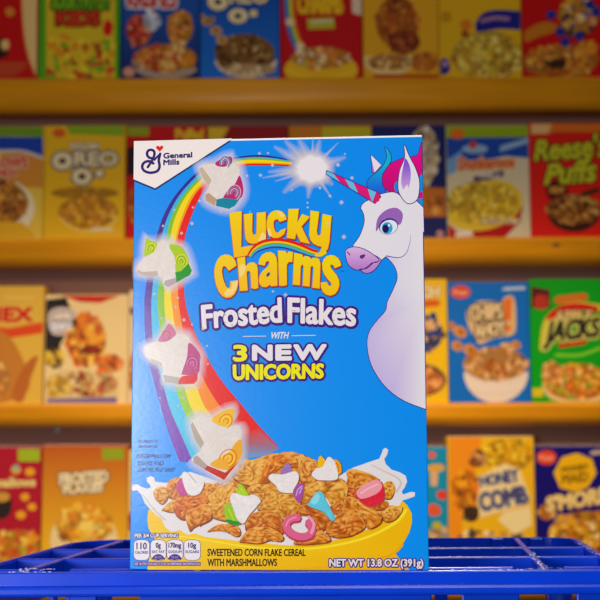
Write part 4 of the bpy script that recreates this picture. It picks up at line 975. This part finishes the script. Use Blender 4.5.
S.text("Reese's", ((538, 141), (606, 134), (535, 160), (606, 156)), (206, 196, 30), 4, bold=2.0, outline=DG, ow=1.6); S.text('Puffs', ((550, 165), (597, 158), (545, 184), (594, 181)), (206, 196, 30), 4, bold=2.2, outline=DG, ow=1.6); S.poly(ell(557, 191, 11, 11), (100, 14, 10), 3); S.tbox('NEW', 550, 187, 564, 193, (214, 150, 60), 6, bold=.9); S.stroke([(584, 194), (598, 190)], 5, (60, 40, 10), 4); b.put(S, 'lettering')
S = b.sheet(); bowlshape(S, 574, 212, 27, 20, (60, 24, 8), 3); heap(S, 574, 209, 27, 15, 50, [(150, 84, 20), (190, 120, 40), (206, 144, 60), (110, 56, 14)], 4, 34, 4.5); b.put(S, 'bowl_print')

# third shelf
b = Back((-42, 286, 43, 403.5), z_3, (228, 176, 60), 'tan cereal box with bold red lettering, leftmost on the third shelf', G3)
S = b.sheet(); outl(S, 'CHEX', -32, 308, 32, 321, (216, 30, 14), (236, 190, 90), 3, 2.4, .8); S.poly([(-41, 325), (10, 328), (43, 322), (43, 333), (10, 338), (-41, 336)], (226, 70, 20), 2); S.stroke([(5, 297), (33, 298)], 3, (236, 190, 80), 2); b.put(S, 'lettering')
S = b.sheet(); S.blob([(-40, 335), (-5, 330), (12, 340), (24, 362), (30, 385), (14, 400), (-40, 402)], (200, 124, 36), 3); S.blob([(12, 395), (24, 366), (38, 356), (30, 380), (22, 402)], (190, 100, 30), 4); heap(S, -4, 378, 14, 20, 14, [(226, 150, 60), (206, 130, 50), (236, 176, 90)], 5, 35, 5); b.put(S, 'cereal_print')
b = Back((44.4, 294.5, 128, 403.5), z_3, (240, 204, 140), 'cream cereal box with a black corner, red top edge and orange cereal ball, third shelf', G3)
S = b.sheet(); S.poly([(62, 295.5), (120, 295.5), (100, 303), (80, 302)], (206, 40, 10), 2); S.poly([(45, 300), (66, 297), (72, 312), (68, 330), (60, 345), (60, 360), (45, 362)], (36, 28, 26), 2); b.put(S, 'edge_band')
S = b.sheet(); S.blob([(48, 314), (60, 307), (76, 312), (72, 332), (52, 334)], (206, 180, 170), 3); outl(S, 'CARMEL', 49, 313, 72, 319, (240, 220, 200), (130, 110, 120), 4, 1, .8); outl(S, 'CRUNCH', 50, 323, 71, 330, (240, 230, 226), (110, 120, 150), 4, 1, .8); b.put(S, 'lettering')
S = b.sheet(); heap(S, 86, 340, 20, 26, 70, [(232, 124, 30), (240, 160, 40), (222, 100, 24), (242, 190, 60), (206, 90, 30)], 3, 36, 6); heap(S, 90, 350, 9, 5, 5, [(140, 40, 16), (170, 60, 20)], 6, 37, 4); heap(S, 54, 358, 11, 9, 14, [(232, 180, 30), (90, 60, 20), (240, 200, 60)], 6, 38, 4); heap(S, 110, 364, 13, 8, 14, [(236, 110, 30), (226, 130, 50)], 6, 39, 5); b.put(S, 'cereal_print')
S = b.sheet(); S.poly([(45, 402.5), (45, 378), (60, 370), (100, 372), (118, 378), (118, 402.5)], (226, 190, 130), 2.5); heap(S, 86, 384, 32, 12, 40, [(232, 190, 110), (190, 90, 40), (214, 150, 80), (150, 50, 24), (236, 200, 140)], 5, 40, 5); heap(S, 58, 386, 12, 10, 12, [(232, 180, 50), (226, 190, 90)], 7, 41, 5); S.poly([(47, 399), (117, 397), (117, 402.8), (47, 402.8)], (120, 96, 150), 8); b.put(S, 'bowl_print')
b = Back((128.8, 290, 208, 403.5), z_3, (240, 208, 160), 'pale cream cereal box, a sliver left of the large box on the third shelf', G3)
S = b.sheet(); heap(S, 150, 372, 24, 26, 30, [(226, 130, 50), (236, 170, 100), (206, 100, 40)], 2, 42, 5); S.disc(133, 311, 4, (120, 70, 90), 3); b.put(S, 'cereal_print')
b = Back((366, 279, 448, 403.5), z_3, (242, 186, 6), 'yellow cereal box with a brown bowl, touching the blue plaque box on the third shelf', G3)
S = b.sheet(); outl(S, 'CRUNCH', 376, 287, 439, 297, (238, 214, 170), (200, 140, 40), 3, 1.6, .8); S.stroke([(380, 306), (437, 303)], 7, (222, 90, 20), 2); b.put(S, 'lettering')
S = b.sheet(); heap(S, 426, 333, 17, 18, 24, [(30, 60, 130), (226, 170, 110), (40, 60, 120), (206, 140, 80), (60, 40, 40)], 3, 43, 6); S.poly(ell(418, 380, 28, 17), (90, 60, 50), 3); heap(S, 418, 381, 26, 14, 30, [(222, 120, 50), (206, 100, 40), (236, 160, 80)], 4, 44, 6); b.put(S, 'bowl_print')
b = Back((448.8, 282, 530.2, 403.5), z_3, (8, 104, 190), 'blue cereal box with a white bowl and a tan lettered plaque, third shelf', G3)
S = b.sheet(); S.poly(ell(460.5, 292, 10, 6.5), (226, 66, 24), 3); S.tbox('Post', 454, 290, 467, 294.5, (240, 170, 140), 4, bold=.6); S.stroke([(504, 289), (524, 288)], 3, (190, 200, 214), 3); b.put(S, 'badge_print')
S = b.sheet(); S.blob([(467, 310), (480, 301), (500, 302), (505, 297), (514, 298), (516, 325), (512, 335), (494, 338), (480, 344), (474, 336), (468, 325)], (222, 178, 120), 3)
S.text('CHIPS', ((469, 306), (501, 304), (470, 320), (503, 318)), (232, 196, 140), 5, bold=1.6, outline=(60, 40, 50), ow=1.5); S.text('AHOY', ((474, 325), (504, 321), (476, 338), (506, 333)), (232, 196, 140), 5, bold=1.6, outline=(60, 40, 50), ow=1.5)
S.poly([(503, 300), (512, 297), (511, 320), (505, 322)], (232, 110, 30), 6); S.disc(508, 328, 3.4, (232, 110, 30), 6); b.put(S, 'lettering')
S = b.sheet(); bowlshape(S, 496, 372, 33, 31, lambda x, y: (232, 206, 184), 3); heap(S, 495, 364, 32, 17, 60, [(214, 150, 80), (196, 116, 30), (226, 170, 110), (176, 90, 20)], 5, 45, 4.5); heap(S, 508, 348, 6, 6, 4, [(214, 170, 120)], 4, 47, 5)
S.poly([(464, 378), (480, 384), (512, 384), (528, 378), (524, 388), (505, 393), (485, 393), (468, 388)], (236, 210, 190), 7.5)
for x, y, k in ((444, 320, 5), (451, 326, 5), (460, 332, 7), (457, 346, 6), (470, 350, 7), (516, 345, 5)): S.poly(ell(x, y, k, k * .8, 30), (214, 140, 60), 4); S.disc(x + 1, y, k * .4, (170, 90, 30), 5)
b.put(S, 'bowl_print')
b = Back((531, 279, 614, 403.5), z_3, (8, 158, 24), 'green cereal box with red and dark lettering and orange ring cereal', G3)
S = b.sheet(); S.poly([(531, 286), (550, 290), (550, 308), (531, 308)], (90, 24, 30), 3); S.disc(541, 302, 8, (180, 50, 30), 4); b.put(S, 'badge_print')
S = b.sheet(); S.stroke([(543, 348), (546, 325), (556, 312), (575, 305), (600, 308)], 7, (216, 196, 60), 2, smooth=5); S.stroke([(549, 318), (560, 309), (578, 306), (596, 309)], 6, (214, 20, 20), 3, smooth=5); outl(S, 'APPLE', 555, 311, 592, 321, (226, 190, 120), (110, 30, 20), 5, 1.2, 1.2); S.text('JACKS', ((549, 322), (600, 318), (545, 342), (598, 336)), (40, 40, 30), 6, bold=2.4, outline=(220, 206, 100), ow=1.8); S.stroke([(560, 346), (585, 342)], 4, (206, 30, 20), 4); S.stroke([(556, 355), (580, 355), (600, 348)], 3, (130, 206, 40), 3, smooth=4); S.stroke([(558, 300), (584, 297)], 8, (214, 110, 30), 3); b.put(S, 'lettering')
S = b.sheet(); S.poly(ell(578, 386, 36, 20), (226, 190, 120), 3); heap(S, 577, 382, 33, 18, 80, [(238, 130, 30), (232, 160, 40), (140, 170, 30), (222, 100, 24), (240, 190, 100)], 4, 48, 4); heap(S, 552, 372, 10, 10, 14, [(226, 140, 60), (236, 170, 90)], 6, 49, 4); S.poly([(532, 388), (543, 388), (543, 397), (532, 397)], (222, 190, 20), 3); b.put(S, 'bowl_print')

# lowest shelf
b = Back((-42, 447, 40.6, 571), z_4, (176, 8, 36), 'crimson cereal box with pale lettering and a green tag, leftmost on the lowest shelf', G4)
S = b.sheet(); S.poly([(18, 449), (40, 449), (40, 461.5), (18, 461.5)], (160, 180, 20), 2); b.put(S, 'tag_print')
S = b.sheet(); S.text('Marshmallows', ((-36, 477), (35, 478), (-36, 488), (35, 486)), (236, 206, 120), 3, bold=1.3); b.put(S, 'lettering')
S = b.sheet(); S.poly(ell(2, 505, 10, 14), (40, 26, 22), 3); S.poly(ell(2, 497, 8, 5), (206, 150, 50), 4)
for x, y, k in ((21, 515, 5), (32, 507, 4.5), (25, 497, 4.5), (30, 472, 5), (16, 470, 5)): S.poly(ell(x, y, k, k * .85), (236, 160, 20), 3)
S.disc(16, 468, 3.5, (150, 170, 150), 4); heap(S, 18, 550, 34, 20, 70, [(236, 150, 20), (222, 110, 20), (150, 170, 30), (240, 190, 60), (206, 80, 20)], 4, 50, 5); b.put(S, 'cereal_print')
b = Back((41.4, 445, 127.2, 571), z_4, (236, 160, 10), 'orange to yellow cereal box with white flake lettering, behind the crate at left', G4, gradient=((190, 84, 8), (246, 190, 20)))
S = b.sheet(); S.poly([(102, 448), (124, 448), (124, 460), (102, 460)], (150, 160, 14), 2); b.put(S, 'tag_print')
S = b.sheet(); S.text('FROSTED', ((60, 474), (108, 471), (60, 485), (107, 482)), (236, 214, 170), 3, bold=1.8, outline=(120, 70, 30), ow=1.4); S.text('FLAKES', ((63, 486), (103, 484), (64, 494), (102, 491)), (236, 214, 170), 3, bold=1.6, outline=(120, 70, 30), ow=1.2); b.put(S, 'lettering')
S = b.sheet(); S.poly(ell(84, 540, 34, 30), (236, 206, 140), 2); heap(S, 84, 525, 28, 20, 60, [(240, 180, 40), (232, 150, 20), (246, 206, 90), (222, 130, 20)], 3, 51, 6); b.put(S, 'bowl_print')
b = Back((128, 450, 208, 571), z_4, (240, 196, 110), 'pale yellow cereal box, a sliver left of the large box on the lowest shelf', G4)
S = b.sheet(); heap(S, 140, 522, 14, 12, 10, [(206, 20, 20), (226, 90, 30)], 2, 52, 4); b.put(S, 'cereal_print')
b = Back((366, 447, 448.2, 571), z_4, (14, 138, 172), 'teal cereal box dotted with orange pieces, just right of the large box', G4)
S = b.sheet(); r = random.Random(53)
for x, y, k, cc in ((432, 455, 4, (222, 90, 70)), (442, 495, 5.5, (222, 60, 30)), (434, 510, 7, (226, 84, 40)), (437, 526, 5, (190, 170, 30)), (410, 470, 6, (226, 84, 40)), (400, 500, 6, (220, 150, 40)), (445, 530, 4, (220, 170, 110))): S.poly(ell(x, y, k, k * .85, 20), cc, 3)
S.poly(ell(436, 468, 9, 4), (222, 160, 60), 3); S.poly([(430, 470), (438, 470), (437, 486), (431, 486)], (222, 170, 120), 2.5); heap(S, 425, 538, 22, 8, 20, [(226, 180, 130), (206, 60, 30), (150, 170, 60)], 4, 54, 4); b.put(S, 'cereal_print')
b = Back((448.8, 436.5, 535.6, 571), z_4, (238, 178, 16), 'golden cereal box with a tilted cream lettered plaque, behind the crate at right', G4)
S = b.sheet(); S.poly([(449, 437), (482, 437), (476, 470), (462, 510), (462, 560), (449, 560)], (240, 140, 16), 2); heap(S, 508, 455, 25, 17, 50, [(236, 176, 10), (222, 160, 10), (244, 200, 40), (206, 140, 10)], 2, 55, 5); heap(S, 478, 458, 8, 9, 8, [(140, 70, 24), (206, 130, 60), (226, 160, 90)], 4, 56, 5); heap(S, 466, 490, 14, 20, 26, [(236, 130, 10), (214, 110, 20), (240, 160, 20), (150, 80, 20)], 4, 57, 6); heap(S, 471, 514, 8, 8, 8, [(60, 40, 30), (90, 60, 40)], 5, 58, 4); b.put(S, 'cereal_print')
S = b.sheet(); S.poly([(482, 475), (505, 463), (520, 470), (531, 500), (525, 505), (480, 518), (477, 500)], (238, 206, 140), 6); S.poly([(504, 512), (530, 506), (532, 525), (515, 535), (498, 520)], (240, 214, 150), 6)
S.text('HONEY', ((480, 477), (517, 469), (481, 486), (519, 481)), (70, 72, 116), 8, bold=1.6, outline=(232, 210, 170), ow=.9); S.text('COMB', ((479, 494), (524, 486), (481, 511), (529, 502)), (70, 72, 116), 8, bold=2.4, outline=(232, 210, 170), ow=1.0); b.put(S, 'lettering')
S = b.sheet(); heap(S, 492, 545, 40, 14, 50, [(240, 190, 90), (80, 60, 40), (232, 160, 20), (246, 216, 150)], 4, 59, 6); b.put(S, 'bowl_print')
b = Back((536.6, 446, 622, 571), z_4, (20, 8, 110), 'dark navy cereal box with a yellow hexagon, rightmost on the lowest shelf', G4)
S = b.sheet(); S.poly(ell(546.5, 457.5, 10, 7.5), (226, 66, 20), 3); S.tbox('Post', 540, 455, 553, 460, (240, 160, 130), 4, bold=.6); S.stroke([(592, 453), (612, 451)], 4, (200, 170, 150), 3); b.put(S, 'badge_print')
S = b.sheet(); hx = [(553.5, 473), (562, 457), (577, 453), (592, 459), (596.5, 473), (588, 487), (576, 492), (560, 488)]; S.poly(hx, (240, 180, 10), 3); S.text('HONEY', ((561, 467), (588, 464), (561, 472), (588, 469)), (140, 90, 10), 5, bold=.9); S.text('MAID', ((562, 475), (588, 472), (562, 484), (588, 481)), (140, 90, 10), 5, bold=.9)
S.text("S'MORES", ((547, 498), (615, 486), (547, 511), (615, 501)), (240, 206, 130), 6, bold=2.2, outline=(150, 90, 40), ow=1.0); b.put(S, 'lettering')
S = b.sheet(); heap(S, 586, 535, 38, 24, 90, [(232, 160, 20), (206, 120, 20), (240, 190, 60), (150, 80, 30), (244, 214, 140)], 4, 60, 5.5); heap(S, 546, 512, 8, 8, 6, [(222, 130, 40), (236, 180, 90)], 5, 61, 4); heap(S, 608, 552, 14, 8, 8, [(176, 20, 20)], 8, 62, 5); b.put(S, 'bowl_print')

# ------------------------------------------------------------------ light
def area(name, loc, target, size, size_y, power, col):
    l = bpy.data.lights.new(name, 'AREA'); l.shape = 'RECTANGLE'; l.size = size; l.size_y = size_y; l.energy = power; l.color = col
    o = bpy.data.objects.new(name, l); COL.objects.link(o); o.location = loc
    o.rotation_euler = (Vector(target) - Vector(loc)).to_track_quat('-Z', 'Y').to_euler(); return o
def spot(name, loc, target, ang, blend, power, col, rad=.15):
    l = bpy.data.lights.new(name, 'SPOT'); l.spot_size = math.radians(ang); l.spot_blend = blend; l.energy = power; l.color = col; l.shadow_soft_size = rad
    o = bpy.data.objects.new(name, l); COL.objects.link(o); o.location = loc
    o.rotation_euler = (Vector(target) - Vector(loc)).to_track_quat('-Z', 'Y').to_euler(); return o
# ceiling light in front of and above the box
area('ceiling_light', (0.25, -0.35, 1.55), (0.0, 0.85, 0.40), 0.6, 0.4, 9.5, (1, .97, .95))
# unseen soft light, low left behind camera, added for the carton's left sheen
area('side_sheen_light', (-0.98, -0.75, 0.45), (-0.05, 0.85, 0.40), 0.74, 0.34, 30, (.95, .97, 1))
# unseen light above and behind the crate, added for highlights on its edges
area('crate_edge_light', (0.1, 1.75, 1.5), (0.05, 0.98, 0.27), 0.5, 0.2, 12, (1, .95, .92))
# warm lamp lighting the shelves
sp = spot('shelf_lamp', (0.05, 0.8, 1.6), (0.02, 2.7, 0.24), 35, 1.0, 138, (1, .78, .48), .1)
sp.scale = (3.2, 1, 1)
w = bpy.data.worlds.new('room_light'); scene.world = w; w.use_nodes = True
bg = w.node_tree.nodes['Background']; bg.inputs[0].default_value = (1, .9, .8, 1); bg.inputs[1].default_value = 0.03

vs = scene.view_settings
vs.view_transform = 'Standard'; vs.look = 'None'; vs.gamma = 1; vs.exposure = 0; vs.use_curve_mapping = False
